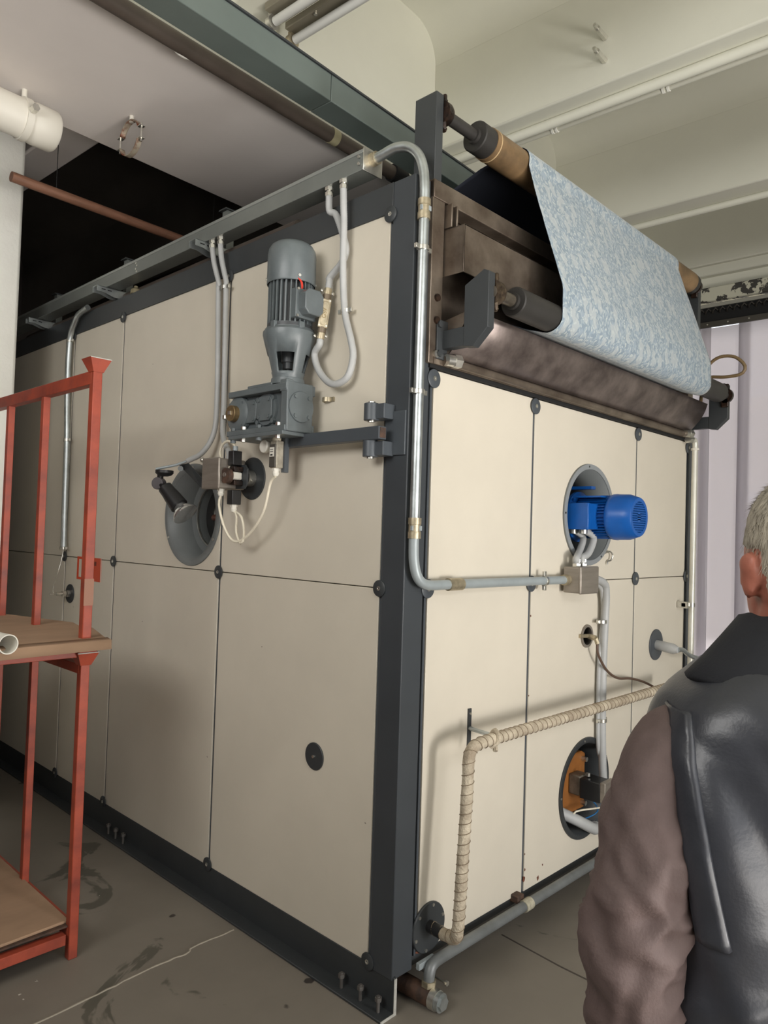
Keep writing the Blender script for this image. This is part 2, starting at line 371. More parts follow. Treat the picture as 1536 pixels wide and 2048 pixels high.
# ceiling: slab with rounded coffers, ribs along v, one wide girder along u
ZS = 4.56; ZR = 3.85; RW = 0.225; RP = 1.492; R0 = -0.085
prof = []; ribs = []
fr = 0.20
u = R0-4*RP
while u < 4.9:
    ribs.append(u)
    a, b = u+RW, u+RP
    prof.append((a, ZS-fr))
    for k in range(9):
        t = math.pi/2*k/8; prof.append((a+fr-fr*math.cos(t), ZS-fr+fr*math.sin(t)))
    for k in range(9):
        t = math.pi/2*k/8; prof.append((b-fr+fr*math.sin(t), ZS-fr+fr*math.cos(t)))
    prof.append((b, ZS-fr)); u += RP
cm = M().grid([[B(p[0], v, p[1]) for p in prof] for v in (-4.4, 1.5)])
SHADED = mat('shaded_concrete', srgb(84, 78, 72), 0.85, 0, 0.15, 2)  # far hall gets no light: that shade is painted into this colour
ce = struct(cm.build('ceiling', CEIL, recalc=False), 'cream painted coffered concrete ceiling')
M().grid([[B(p[0], v, p[1]) for p in prof] for v in (1.5, 8.2)]).build('shaded_bay', SHADED, ce)
M().bbox(-6.4, 4.8, -4.5, 8.4, ZS+0.02, ZS+0.12).build('slab', CEIL, ce)
for u in ribs:
    for v0, v1 in ((-4.4, 1.03), (2.075, 8.2)):
        M().bbox(u, u+RW, v0, v1, ZR, ZS-fr+0.01).build('rib', CEIL if v0 < 0 else (SOFF if abs(u-R0) < 0.1 else SHADED), ce, bevel=0.012)
M().bbox(-6.2, 4.6, 1.03, 2.075, 3.60, ZS+0.05).build('girder', SOFF, ce, bevel=0.015)
M().bbox(-6.2, 4.6, 1.022, 1.032, 3.612, ZS+0.05).build('girder_face', CEIL, ce)
# walls
wr = M()
UW = 4.45
wr.bbox(UW, UW+0.25, 0.75, 8.2, 0, 4.7); wr.bbox(UW, UW+0.25, -4.5, -0.50, 0, 4.7); wr.bbox(UW, UW+0.25, -0.50, 0.75, 3.62, 4.7)
wr = struct(wr.build('wall_right', CEIL), 'cream wall around the strip curtain doorway')
M().bbox(UW-0.10, UW, -4.4, 8.2, 3.93, 4.6).build('rib', CEIL, ce, bevel=0.01)
wl = struct(M().bbox(-3.85, -3.65, -4.5, -1.5, 0, 4.7).bbox(-3.85, -3.65, 0.7, 8.2, 0, 4.7).bbox(-3.85, -3.65, -1.5, 0.7, 0, 2.4).bbox(-3.85, -3.65, -1.5, 0.7, 3.6, 4.7).build('wall_left', DULL), 'unseen hall wall coloured dark, its high side window added to admit light')
wf = struct(M().bbox(-6.2, 4.7, 6.6, 6.8, 0, 4.7).build('wall_far', SHADED), 'far wall of the hall, its shade put into a dark colour')
wb = M()
wb.bbox(-3.85, -3.75, -4.5, -4.3, 0, 4.7).bbox(-3.8, 1.1, -4.5, -4.3, 3.85, 4.7).bbox(-3.8, 1.1, -4.5, -4.3, 2.45, 2.8).bbox(1.05, 4.7, -4.5, -4.3, 0, 4.7)
wb = struct(wb.build('wall_back', DULL), 'unseen wall behind the camera, its wide gateway and high window added to admit light')
# column
cl = struct(M().box(-0.86, -0.30, 2.80, 3.25, 0, ZR+0.02).build('column', WALLP, bevel=0.02), 'white plastered column behind the orange rack')
# ------------------------------------------------------------------ doorway: lintel, chain rail, strip curtain
ln = M().bbox(UW-0.09, UW+0.02, -0.7, 0.85, 3.62, 3.74)
ln = struct(ln.build('trim_1', spots(mat('peeling_cream_paint', srgb(196, 194, 176), 0.6, 0, 0, 10, col2=srgb(60, 58, 54), lo=0.46, hi=0.475), srgb(60, 58, 52), 9, 0.7, 0.2, 0.03), bevel=0.01), 'peeling cream lintel over the curtain doorway')
rail = thing('curtain_rail', 'dark toothed steel rail carrying the plastic strips under the peeling lintel', 'rail', B(UW-0.05, -0.7, 3.45))
M().bbox(UW-0.075, UW-0.03, -0.62, 0.8, 3.575, 3.605).build('rail_bar', mat('rail_paint', srgb(150, 148, 138), 0.5), rail)
M().bbox(UW-0.06, UW-0.045, -0.62, 0.8, 3.42, 3.575).build('hook_plate', BLACK, rail)
hk = None
for i in range(25):
    v = 0.76-i*0.055
    mm = M().tube([B(UW-0.07, v-0.018, 3.54), B(UW-0.085, v, 3.56), B(UW-0.085, v+0.02, 3.535), B(UW-0.07, v+0.024, 3.52)], 0.007, 6)
    if hk is None: hk = mm.build('hook', mat('dark_iron', srgb(58, 54, 50), 0.5, 0.5), rail)
    else: copy_at(hk, B(UW-0.08, v+0.003, 3.54), rail)
clampm = M().bbox(UW-0.085, UW-0.065, -0.62, 0.8, 3.405, 3.45); clampm.build('clamp_strip', mat('clamp_strip', srgb(84, 80, 74), 0.4, 0.5), rail)
for i in range(8):
    M().cyl(B(UW-0.085, 0.7-i*0.16, 3.428), B(UW-0.09, 0.7-i*0.16, 3.428), 0.006, n=8).build('rivet', ZINC, rail)
sp = None
for i in range(4):
    vc = 0.55-i*0.30
    off = 0.0 if i % 2 == 0 else 0.022
    m = M(); rows = []
    for k in range(9):
        t = (k/8-0.5)
        rows.append([B(UW-0.06+off+0.012*(1-(2*t)**2)+0.004*math.sin(z*2+i), vc+t*0.385, z) for z in [0.03+3.38*q/24 for q in range(25)]])
    m.grid(rows)
    o = m.build('curtain_strip', PVC, solid=0.003)
    names = ['wide milky plastic curtain strip beside the machine\'s far edge', 'milky plastic curtain strip overlapping the first one', 'milky plastic curtain strip behind the man\'s head']
    if i < 3: tag(o, names[i], 'curtain', 'plastic curtain strips')
    else: tag(o, 'milky plastic curtain strip hidden behind the man, at the picture edge', 'curtain', 'plastic curtain strips')
# outside ground and an added pale building, its blue standing in for shadow on the strips
yg = M().bbox(UW+0.3, 30, -20, 20, -0.2, -0.02).bbox(-10, UW+0.3, -20, -4.55, -0.2, -0.02).build('yard', mat('yard_concrete', srgb(190, 184, 174), 0.8)); struct(yg, 'pale yard outside the doorway')
ob = thing('stand_in_building', 'invented pale building whose blue door stands in for shadow on the plastic strips', 'building', B(13, 4, 0))
M().bbox(13, 13.4, -3, 16, 0, 4.4).build('wall', mat('pale_render', srgb(226, 216, 206), 0.8), ob)
M().bbox(12.9, 13.0, 0.6, 2.3, 0, 2.6).build('door', mat('blue_shadow_stand_in', srgb(120, 150, 190), 0.6), ob)  # invented blue panel in place of the blue shadow on the strips
# ------------------------------------------------------------------ things on the ceiling
gb = thing('steel_beam', 'long green-grey steel beam spattered with paint, crossing under the ceiling', 'beam', B(0.5, 0.66, 3.40))
M().bbox(-5.9, 0.155, 0.597, 0.722, 3.40, 3.513).build('beam_length', GREEN, gb, bevel=0.003)
M().bbox(0.158, 4.44, 0.597, 0.722, 3.40, 3.513).build('beam_length', GREEN, gb, bevel=0.003)
M().bbox(-5.9, 4.44, 0.590, 0.725, 3.513, 3.521).build('top_flange', CHAR, gb)
bp = thing('ceiling_pipe', 'brown painted pipe running along the girder edge above the machine', 'pipe', B(0.5, 1.0, 3.54))
M().cyl(B(-5.9, 0.985, 3.553), B(4.4, 0.985, 3.553), 0.036).build('pipe_run', PIPEB, bp)
M().cyl(B(0.53, 0.985, 3.553), B(0.575, 0.985, 3.553), 0.0385).build('tape_band', mat('tape', srgb(168, 160, 128), 0.5), bp)
M().sphere(B(-0.29, 1.005, 3.535), 0.026, (1.7, 0.8, 0.6), 12).build('plaster_lump', WALLP, bp)
M().cyl(B(1.00, 0.985, 3.553), B(1.10, 0.985, 3.553), 0.046).build('coupling', BLACK, bp)
for u_ in (1.13, 1.2):
    M().hexp(B(u_, 0.95, 3.56), B(u_, 0.90, 3.56), 0.014).build('bolt', RUSTR, bp)
# white drain pipe with its hanger, and the empty ring clamp further on
wp = thing('drain_pipe', 'white plastic drain pipe stub hanging at the top left', 'pipe', B(-1.2, 1.9, 3.36))
M().lathe(B(-0.40, 1.9, 3.462), -BU, [(0, 0.086), (0.012, 0.094), (0.10, 0.094), (0.12, 0.088), (3.0, 0.088)], 32).build('pipe_run', WHITEP, wp)
M().lathe(B(-0.402, 1.9, 3.462), -BU, [(0, 0.0), (0.001, 0.08)], 32, False, False).build('dark_bore', BLACK, wp)
M().ring(B(-0.56, 1.9, 3.462), BU, 0.088, 0.096, 0.03).build('clamp_band', WHITEP, wp)
M().cyl(B(-0.545, 1.9, 3.55), B(-0.545, 1.9, 3.6), 0.012).build('hanger_rod', WHITEP, wp)
M().hexp(B(-0.545, 1.80, 3.47), B(-0.545, 1.765, 3.47), 0.018).build('clamp_bolt', ZINC, wp)
rc = thing('pipe_clamp', 'empty rusty two-part pipe clamp hanging from the soffit', 'clamp', B(-0.035, 1.66, 3.37))
cc = B(-0.12, 1.70, 3.49); r_ = 0.083
for s0, s1 in ((20, 160), (200, 340)):
    pts = []
    for k in range(17):
        a = R(s0+(s1-s0)*k/16); pts.append(cc+BV*(r_*math.cos(a))+Vector((0,0,1))*(r_*math.sin(a)))
    mm = M()
    inner = [[p+BU*d+(p-cc).normalized()*q for p in pts] for d, q in ((-0.013, 0), (0.013, 0), (0.013, 0.004), (-0.013, 0.004), (-0.013, 0))]
    mm.grid(inner)
    o = mm.build('half_ring', mat('clamp_steel', srgb(176, 166, 148), 0.45, 0.4, 0, 14, col2=srgb(120, 66, 42), lo=0.4, hi=0.55), rc, recalc=True, solid=0.001)
for sgn in (-1, 1):
    for q in (1, -1):
        M().bbox(-0.133, -0.107, 1.70+sgn*0.078, 1.70+sgn*0.108, 3.49+q*0.027, 3.49+q*0.031).build('lug', ZINC, rc)
    M().cyl(B(-0.12, 1.70+sgn*0.097, 3.445), B(-0.12, 1.70+sgn*0.097, 3.535), 0.005, n=8).build('clamp_screw', ZINC, rc)
M().cyl(B(-0.12, 1.70, 3.57), B(-0.12, 1.70, 3.6), 0.011, n=12).build('hanger_stud', WHITEP, rc)
st = thing('wooden_pole', 'round brown wooden pole in the dark gap above the machine', 'pole', B(0.26, 2.3, 3.33))
M().cyl(B(-0.43, 2.3, 3.36), B(0.95, 2.3, 3.366), 0.026, n=18).build('pole_shaft', WOOD, st)
for u_ in (-0.2, 0.8): M().cyl(B(u_, 2.3, 3.36), B(u_, 2.3, 4.57), 0.002, n=6).build('added_wire', BLACK, st)  # thin unseen wires, added only to hold the pole up
# fluorescent battens (switched off)
for i, (u_, lab) in enumerate(((0.045, 'grey fluorescent tube fitting at the top edge, the left one of two'), (0.178, 'grey fluorescent tube fitting at the top edge, the right one of two'))):
    z0 = 3.845; v1 = 0.86+0.02*i
    f = thing('tube_light', lab, 'lamp', B(u_, v1-0.6, z0-0.07), 'fluorescent fittings under the ceiling rib')
    M().bbox(u_-0.045, u_+0.045, v1-1.24, v1, z0-0.028, z0+0.005).build('batten', FIXT, f, bevel=0.004)
    M().cyl(B(u_, v1-1.2, z0-0.06), B(u_, v1-0.02, z0-0.06), 0.019).build('tube', mat('grey_tube_glass', srgb(196, 196, 190), 0.35), f)
    for vv in (v1-0.0, v1-1.21):
        M().cyl(B(u_, vv-0.012, z0-0.06), B(u_, vv+0.012, z0-0.06), 0.03).bbox(u_-0.016, u_+0.016, vv-0.011, vv+0.011, z0-0.06, z0-0.02).build('socket', BRASS if i else ZINC, f)
    M().cyl(B(u_-0.03, v1-0.18, z0-0.029), B(u_-0.03, v1-0.18, z0-0.036), 0.008, n=10).build('screw', ZINC, f)
# conduits under the ribs
cdn = thing('ceiling_conduit', 'pair of cream painted conduits clipped along the near ceiling rib', 'conduit', B(1.56, -1, 3.8))
M().cyl(B(1.53, -4.3, 3.828), B(1.53, 1.02, 3.828), 0.026).build('conduit_run', CEIL, cdn)
M().cyl(B(1.60, -4.3, 3.832), B(1.60, 1.02, 3.832), 0.014).build('cable_run', CEIL, cdn)
for v_ in (0.33, -0.27, -1.3): M().ring(B(1.60, v_-0.012, 3.832), BV, 0.0135, 0.019, 0.012, 16).ring(B(1.60, v_+0.012, 3.832), BV, 0.0135, 0.019, 0.012, 16).build('clip', WALLP, cdn)
cdn2 = thing('ceiling_conduit', 'thin cream conduit along the farther ceiling rib above the doorway', 'conduit', B(3.08, -1, 3.8))
M().cyl(B(3.07, -4.3, 3.83), B(3.07, 1.02, 3.83), 0.022).build('conduit_run', CEIL, cdn2)
for k, (px, py) in enumerate(((1208, 75), (1208, 120))):
    bo = B(1.315 + 0.0, -0.03, 4.08-0.115*k)
    o = M().hexp(bo+BU*0.09, bo, 0.016).cyl(bo, bo-BU*0.03, 0.009, n=10).build('anchor_bolt', ZINC)
    tag(o, ('upper' if k == 0 else 'lower')+' of two steel anchor bolts in the ceiling rib face', 'bolt', 'anchor bolts in the rib')
# ================================================================== THE MACHINE
mc = thing('industrial_dryer', 'large cream panelled industrial dryer with charcoal corner post standing on the concrete floor', 'machine', (1.25, 1.8, 0))
YS = [0.108, 1.102, 2.102, 2.727, 3.70]; ZB, ZM, ZT = 0.125, 1.412, 2.742
GAP = 0.008; HG = 0.0018; T = 0.03
PORT = (1.345, 1.665, 0.215)
for i in range(4):
    for k, (z0, z1) in enumerate(((ZB, ZM-HG), (ZM+HG, ZT))):
        y0, y1 = YS[i]+GAP, YS[i+1]-GAP
        m = M()
        if i == 1 and k == 1: m.plate_hole((0,0,0), (0,1,0), (0,0,1), y0, y1, z0, z1, (PORT[0], PORT[1]), PORT[2], thick=(T,0,0))
        else: m.box(0, T, y0, y1, z0, z1)
        m.build('panel', PANEL, mc, bevel=0.002, recalc=True)
for y in YS: M().box(0.005, 0.05, y-GAP+0.0005, y+GAP-0.0005, ZB, ZT).build('seam_strip', SLATE, mc)
M().box(0.02, 0.05, 0.1, 3.7, ZM-0.02, ZM+0.02).build('seam_strip', DARK, mc)
XS = [0.12, 0.784, 1.76, 2.416]; ZBr, ZMr, ZTr = 0.150, 1.415, 2.190
RP1 = (1.27, 1.722, 0.212); RP2 = (1.285, 0.462, 0.205); HUB = (1.273, 1.160, 0.043)
for i in range(3):
    for k, (z0, z1) in enumerate(((ZBr, ZMr-HG), (ZMr+HG, ZTr))):
        x0, x1 = XS[i]+GAP, XS[i+1]-GAP; m = M()
        if i == 1 and k == 1: m.plate_hole((0,0,0), (1,0,0), (0,0,1), x0, x1, z0, z1, RP1[:2], RP1[2], thick=(0,T,0))
        elif i == 1 and k == 0:
            m.plate_hole((0,0,0), (1,0,0), (0,0,1), x0, x1, z0, 0.95, RP2[:2], RP2[2], thick=(0,T,0))
            m.plate_hole((0,0,0), (1,0,0), (0,0,1), x0, x1, 0.95, z1, HUB[:2], HUB[2], thick=(0,T,0))
        else: m.box(x0, x1, 0, T, z0, z1)
        m.build('panel', PANEL, mc, bevel=0.0 if (i == 1 and k == 0) else 0.002, recalc=not (i == 1 and k == 0))
for x in XS[1:]: M().box(x-GAP+0.0005, x+GAP-0.0005, 0.004, 0.05, ZBr, ZTr).build('seam_strip', SLATE, mc)
M().box(0.1, 2.42, 0.02, 0.05, ZMr-0.02, ZMr+0.02).build('seam_strip', DARK, mc)
M().box(0.098, 0.125, 0.012, 0.05, 0.15, 2.2).build('seam_strip', DARK, mc)
M().box(0.109, 0.119, 0.0, 0.02, 0.15, 2.17).build('edge_strip', SLATE, mc)
# frame
M().box(-0.004, 0.097, -0.004, 0.10, 0.112, 2.85).build('corner_post', mat('post_paint', srgb(62, 66, 70), 0.42, 0, 0.08, 5), mc, bevel=0.003)
M().box(-0.006, 0.06, 0.10, 3.72, ZT, 2.85).build('top_rail', CHAR, mc, bevel=0.002)
M().box(2.424, 2.51, -0.004, 0.10, 0.112, 2.20).build('corner_post', SLATE, mc, bevel=0.003)
M().box(0.06, 2.5, 0.10, 3.72, 2.80, 2.845).build('roof_sheet', CHAR, mc)
M().box(2.47, 2.5, 0.1, 3.72, 0.12, 2.82).box(0.03, 2.5, 3.69, 3.72, 0.12, 2.82).build('far_side_sheet', PANEL, mc)
M().box(0.05, 2.49, 0.06, 3.7, 0.13, 0.16).build('floor_pan', DARK, mc)
M().box(0.1, 2.45, 0.005, 0.03, 0.118, 0.150).build('bottom_rail', CHAR, mc)
bb = M().box(0.0, 0.012, -0.012, 3.72, 0.004, 0.124).box(-0.062, 0.012, -0.012, 3.72, 0.0, 0.009).build('base_channel', CHAR, mc, bevel=0.002)
M().box(-0.062, 0.0125, -0.0135, -0.0115, 0.0, 0.009).box(0.0, 0.0125, -0.0135, -0.0115, 0.009, 0.12).build('worn_edge', LIPW, bb)
for y in (0.03, 0.115, 0.21, 1.82, 1.90, 1.98):
    b = M().cyl((-0.03, y, 0.009), (-0.03, y, 0.062), 0.006, n=10).hexp((-0.03, y, 0.045), (-0.03, y, 0.058), 0.012).build('levelling_bolt', mat('dull_bolt', srgb(104, 100, 96), 0.5, 0.4), mc)
M().box(0.05, 2.45, 0.25, 0.37, 0.0, 0.13).build('cross_beam', CHAR, mc)
M().box(0.4, 0.5, 0.37, 3.7, 0.0, 0.13).box(2.3, 2.45, 0.37, 3.7, 0.0, 0.13).build('base_runner', CHAR, mc)
# round cover discs at the panel joints
def disc_proto(name, d, r, t=0.006):
    return M().lathe((0,0,0), d, [(0, r), (t*0.7, r), (t, r-0.003)], 32)
dl = disc_proto('d', (-1,0,0), 0.029).build('cover_disc', CHAR, mc, loc=(0,0,0)); dl_s = M().lathe((0,0,0), (-1,0,0), [(0, 0.008), (0.002, 0.008), (0.002, 0.004), (0.0005, 0.003)], 14).build('screw', ZINC, dl, loc=(0,0,0))
first = True
def put_disc(P, proto, sproto, d):
    c = copy_at(proto, P, mc); s_ = copy_at(sproto, Vector(P)+Vector(d)*0.0055, c)
for i, y in enumerate(YS[:4]):
    for z in ((2.735, 1.412, 0.135) if i else (2.735, 1.412, 0.133)):
        put_disc((-0.0045 if z < 2.7 else -0.0062, y, z), dl, dl_s, (-1,0,0))
dr = disc_proto('d', (0,-1,0), 0.0335).build('cover_disc', SLATE, mc, loc=(0,0,0)); dr_s = M().lathe((0,0,0), (0,-1,0), [(0, 0.009), (0.003, 0.009), (0.003, 0.004), (0.001, 0.003)], 14).build('screw', ZINC, dr, loc=(0,0,0))
for i, x in enumerate(XS):
    for z in (2.157, 1.415):
        put_disc((x, -0.0045, z), dr, dr_s, (0,-1,0))
for o in (dl_s, dl, dr_s, dr): bpy.data.objects.remove(o)
# small plugged openings in the left face
def flat_disc(name, P, d, r, m_, t=0.005): return M().lathe(P, d, [(0, r), (t*0.6, r), (t, r-0.002)], 40).build(name, m_, mc)
def blot(name, P, X, Z, r, n_, m_, seed):
    P = Vector(P); X = Vector(X); Z = Vector(Z); c = [P+(X*math.cos(2*math.pi*k/n_)+Z*math.sin(2*math.pi*k/n_)*1.3)*r*(0.75+0.6*noise.noise(Vector((k*0.9, seed, 0)))) for k in range(n_)]
    return M().prism(c, X.cross(Z)*0.0006).build(name, m_, mc)
RST = mat('rust_stain', srgb(112, 66, 48), 0.9, 0, 0.4, 60)
for k, (x, z, r) in enumerate(((0.792, 0.20, 0.012), (0.798, 0.235, 0.006), (0.90, 0.17, 0.010), (0.935, 0.215, 0.005), (0.795, 0.30, 0.004), (0.795, 0.95, 0.004), (0.135, 0.165, 0.018), (0.795, 1.28, 0.005))):
    blot('rust_mark', (x, -0.0002, z), (1,0,0), (0,0,1), r, 11, RST, k)
q = flat_disc('blanking_disc', (-0.001, 0.424, 0.758), (-1,0,0), 0.051, CHAR)
M().hexp((-0.005, 0.424, 0.758), (-0.012, 0.424, 0.758), 0.006).build('screw', ZINC, q)
flat_disc('blanking_disc', (-0.001, 0.880, 1.820), (-1,0,0), 0.090, CHAR, 0.006)
flat_disc('blanking_disc', (-0.001, 2.635, 1.197), (-1,0,0), 0.055, CHAR, 0.006)
flat_disc('blanking_disc', (2.03, -0.001, 1.055), (0,-1,0), 0.083, SLATE, 0.006)
q = flat_disc('pipe_flange', (0.180, -0.001, 0.226), (0,-1,0), 0.086, CHAR, 0.008)
for k in range(6):
    a = k*math.pi/3+0.3; M().cyl((0.18+0.075*math.cos(a), -0.008, 0.226+0.075*math.sin(a)), (0.18+0.075*math.cos(a), -0.012, 0.226+0.075*math.sin(a)), 0.006, n=10).build('bolt', ZINC, q)
# left inspection port: dished ring and inner glass
pc = Vector((0, PORT[0], PORT[1]))
po = M().lathe(pc, (1,0,0), [(-0.004, 0.205), (-0.004, 0.236), (0.0, 0.238)], 64, False, False).lathe(pc, (1,0,0), [(-0.004, 0.207), (0.12, 0.195), (0.13, 0.165), (0.135, 0.152), (0.16, 0.150), (0.30, 0.150)], 64, False, False).build('inspection_port', RINGP, mc, recalc=False, solid=0.004)
M().ring(pc+Vector((0.128,0,0)), (-1,0,0), 0.148, 0.156, 0.008, 48).build('bright_rim', ZINC, po)
M().lathe(pc+Vector((0.17,0,0)), (1,0,0), [(0, 0.0), (0.001, 0.15)], 48, False, False).build('sight_glass', mat('dark_sight_glass', srgb(46, 46, 46), 0.12, 0.0, coat=0.3), po)
for a in (90, 210, 330): M().cyl(pc+Vector((-0.004, 0.222*math.cos(R(a)), 0.222*math.sin(R(a)))), pc+Vector((-0.010, 0.222*math.cos(R(a)), 0.222*math.sin(R(a)))), 0.006, n=10).build('screw', ZINC, po)
M().cyl((0.10, 1.18, 1.655), (0.11, 1.33, 1.655), 0.015).cyl((0.10, 1.18, 1.655), (0.10, 1.13, 1.655), 0.010).build('port_handle', mat('handle_brown', srgb(104, 62, 48), 0.5), po)
# right ports
for nm, (cx, cz, r) in (('motor_port', RP1), ('gear_port', RP2)):
    c = Vector((cx, 0, cz)); g = RINGP if nm == 'motor_port' else CHAR
    pr = M().lathe(c, (0,1,0), [(-0.005, r), (-0.005, r+0.022), (0.0, r+0.023)], 64, False, False).lathe(c, (0,1,0), [(-0.005, r+0.001), (0.24, r-0.004)], 64, False, False).build(nm, g, mc, solid=0.004)
    if nm == 'motor_port': M().ring(c+Vector((0,-0.006,0)), (0,-1,0), r, r+0.0225, 0.003, 64).build('port_flange', mat('light_grey_flange', srgb(134, 138, 140), 0.45), pr)
    M().lathe(c+Vector((0,0.23,0)), (0,1,0), [(0, 0.0), (0.001, r)], 48, False, False).build('back_plate', CHAR if nm == 'motor_port' else BLACK, pr)
    for a in (95, 180, 300): M().cyl(c+Vector(((r+0.012)*math.cos(R(a)), -0.005, (r+0.012)*math.sin(R(a)))), c+Vector(((r+0.012)*math.cos(R(a)), -0.009, (r+0.012)*math.sin(R(a)))), 0.005, n=10).build('screw', ZINC, pr)
c = Vector((HUB[0], 0, HUB[1]))
hb = M().lathe(c, (0,1,0), [(0.03, 0.042), (-0.006, 0.042), (-0.006, 0.052), (0, 0.053)], 40, False, False).build('nozzle_port', INOX, mc, solid=0.002)
M().lathe(c+Vector((0,0.07,0)), (0,1,0), [(0, 0.0), (0.001, 0.06)], 32, False, False).lathe(c, (0,1,0), [(0.028, 0.043), (0.075, 0.05)], 32, False, False).build('dark_bore', BLACK, hb)
# sticker
sq = [hx(155,1112,-0.0015), hx(203,1118,-0.0015), hx(199,1165,-0.0015), hx(154,1158,-0.0015)]
y0, y1 = sq[1].y, sq[0].y; z0, z1 = 1.288, 1.419
sk = M().box(-0.0015, 0, y0, y0+0.15, z0, z1).box(-0.0015, 0, y1-0.022, y1, z0, z1).box(-0.0015, 0, y0+0.15, y1-0.022, z1-0.014, z1).box(-0.0015, 0, y0+0.15, y1-0.022, z0, z0+0.014).build('warning_sticker', ORED, mc)
M().box(-0.002, -0.0016, y0, y0+0.006, z0, z1).build('white_border', WHITEP, sk); M().box(-0.002, -0.0016, y0+0.06, y0+0.10, 1.375, 1.398).build('dark_print', mat('print_dark', srgb(110, 36, 20), 0.5), sk)
# hinge of the swing arm
hg = M().box(-0.012, -0.004, 0.004, 0.100, 1.875, 2.028).build('hinge_plate', SLATE, mc, bevel=0.002)
for z0, z1 in ((1.995, 2.055), (1.868, 1.925)):
    k = M().cyl((-0.055, 0.125, z0), (-0.055, 0.125, z1), 0.027, n=28).box(-0.06, -0.006, 0.06, 0.125, z0+0.004, z1-0.004).build('hinge_barrel', SLATE, mc, bevel=0.002)
    M().cyl((-0.055, 0.125, z0-0.006), (-0.055, 0.125, z1+0.006), 0.013, n=20).build('hinge_pin', ZINC, k)
# ================================================================== GEAR MOTOR on the swing arm
gm = thing('gear_motor', 'grey vertical gear motor on a swing arm bolted to the long machine side', 'motor', (-0.11, 0.6, 1.93))
AX, AY = -0.108, 0.530
ar = M().box(-0.082, -0.045, 0.060, 0.60, 1.925, 1.970).build('swing_arm', SLATE, gm, bevel=0.002)
M().box(-0.0775, -0.0495, 0.0585, 0.06, 1.930, 1.965).build('tube_bore', RUSTR, ar)
M().box(-0.185, -0.04, 0.455, 0.80, 1.958, 1.972).build('base_plate', MOTOR, gm, bevel=0.002)
gx0, gx1, gy0, gy1 = -0.172, -0.048, 0.452, 0.815
M().box(gx0+0.032, gx1, gy0+0.03, gy1, 1.985, 2.140).build('gear_housing', MOTOR, gm, bevel=0.006)
M().box(gx0-0.004, gx1+0.004, gy0, gy1+0.01, 2.128, 2.152).box(gx0-0.004, gx1+0.004, gy0+0.09, gy1-0.12, 2.15, 2.162).build('top_flange', MOTOR, gm, bevel=0.003)
M().box(gx0-0.006, gx1+0.006, gy0, gy1+0.01, 1.972, 1.994).build('bottom_flange', MOTOR, gm, bevel=0.003)
M().box(gx0, gx1, gy0-0.004, gy0+0.035, 1.972, 2.158).box(gx0-0.003, gx0+0.03, gy0-0.002, gy0+0.04, 2.12, 2.165).box(gx1-0.02, gx1+0.012, gy0-0.002, gy0+0.03, 1.972, 2.005).box(gx1-0.02, gx1+0.012, gy0-0.002, gy0+0.03, 2.115, 2.155).build('end_frame', MOTOR, gm, bevel=0.004)
ec = M().lathe((-0.108, gy0-0.004, 2.066), (0,-1,0), [(0, 0.058), (0.006, 0.058), (0.008, 0.056)], 40).build('end_cover', MOTOR, gm)
for sx in (-1, 1):
    for sz in (-1, 1):
        P = Vector((-0.108+sx*0.032, gy0-0.012, 2.066+sz*0.036)); M().hexp(P, P+Vector((0,-0.006,0)), 0.008).build('bolt', MOTOR, ec)
M().box(-0.125, -0.06, gy0-0.002, gy0+0.006, 1.995, 2.004).build('oil_slot', BLACK, ec)
# covers on the long side
for (y, z, s) in ((0.700, 2.066, 0.045), (0.606, 2.070, 0.047)):
    ch = s*0.35; pl = [(-1,-1,0),]
    oct_ = [(s-ch, s), (s, s-ch), (s, -s+ch), (s-ch, -s), (-s+ch, -s), (-s, -s+ch), (-s, s-ch), (-s+ch, s)]
    k = M().prism([(gx0+0.034, y+a, z+b) for a, b in oct_], (-0.022, 0, 0)).build('side_cover', MOTOR, gm, bevel=0.002)
    for a in (-1, 1):
        for b in (-1, 1):
            P = Vector((gx0+0.012, y+a*s*0.66, z+b*s*0.7)); M().hexp(P, P+Vector((-0.005,0,0)), 0.0075).build('bolt', MOTOR, k)
M().lathe((gx0+0.034, 0.606, 2.068), (-1,0,0), [(0, 0.066), (0.012, 0.062)], 40).build('cover_boss', MOTOR, gm)
bc = M().lathe((gx0+0.034, 0.778, 2.062), (-1,0,0), [(0, 0.072), (0.024, 0.07), (0.034, 0.052)], 40).build('bearing_cap', MOTOR, gm)
for k in range(4):
    a = R(45+90*k); P = Vector((gx0+0.010, 0.778+0.055*math.cos(a), 2.062+0.055*math.sin(a))); M().hexp(P, P+Vector((-0.008,0,0)), 0.0085).build('bolt', MOTOR, bc)
sh = M().lathe((gx0, 0.778, 2.062), (-1,0,0), [(0, 0.032), (0.022, 0.032), (0.024, 0.03)], 32).build('shaft_end', mat('oily_brass', srgb(140, 118, 84), 0.4, 0.6, 0.3, 40), bc)
M().box(gx0-0.030, gx0-0.022, 0.770, 0.786, 2.055, 2.07).build('key', ZINC, bc)
for y in (0.50, 0.62, 0.72, 0.79):
    for z0, z1 in ((1.952, 2.006), ):
        M().cyl((gx0+0.004, y, z0), (gx0+0.004, y, z1), 0.006, n=10).hexp((gx0+0.004, y, z1-0.012), (gx0+0.004, y, z1), 0.011).hexp((gx0+0.004, y, z0-0.006), (gx0+0.004, y, z0+0.006), 0.011).build('foot_bolt', ZINC if y in (0.50, 0.72) else MOTOR, gm)
for y in (0.56, 0.655, 0.73):
    for z in (2.108, 2.02): M().hexp((gx0+0.034, y, z), (gx0+0.016, y, z), 0.010).build('casing_bolt', MOTOR, gm)
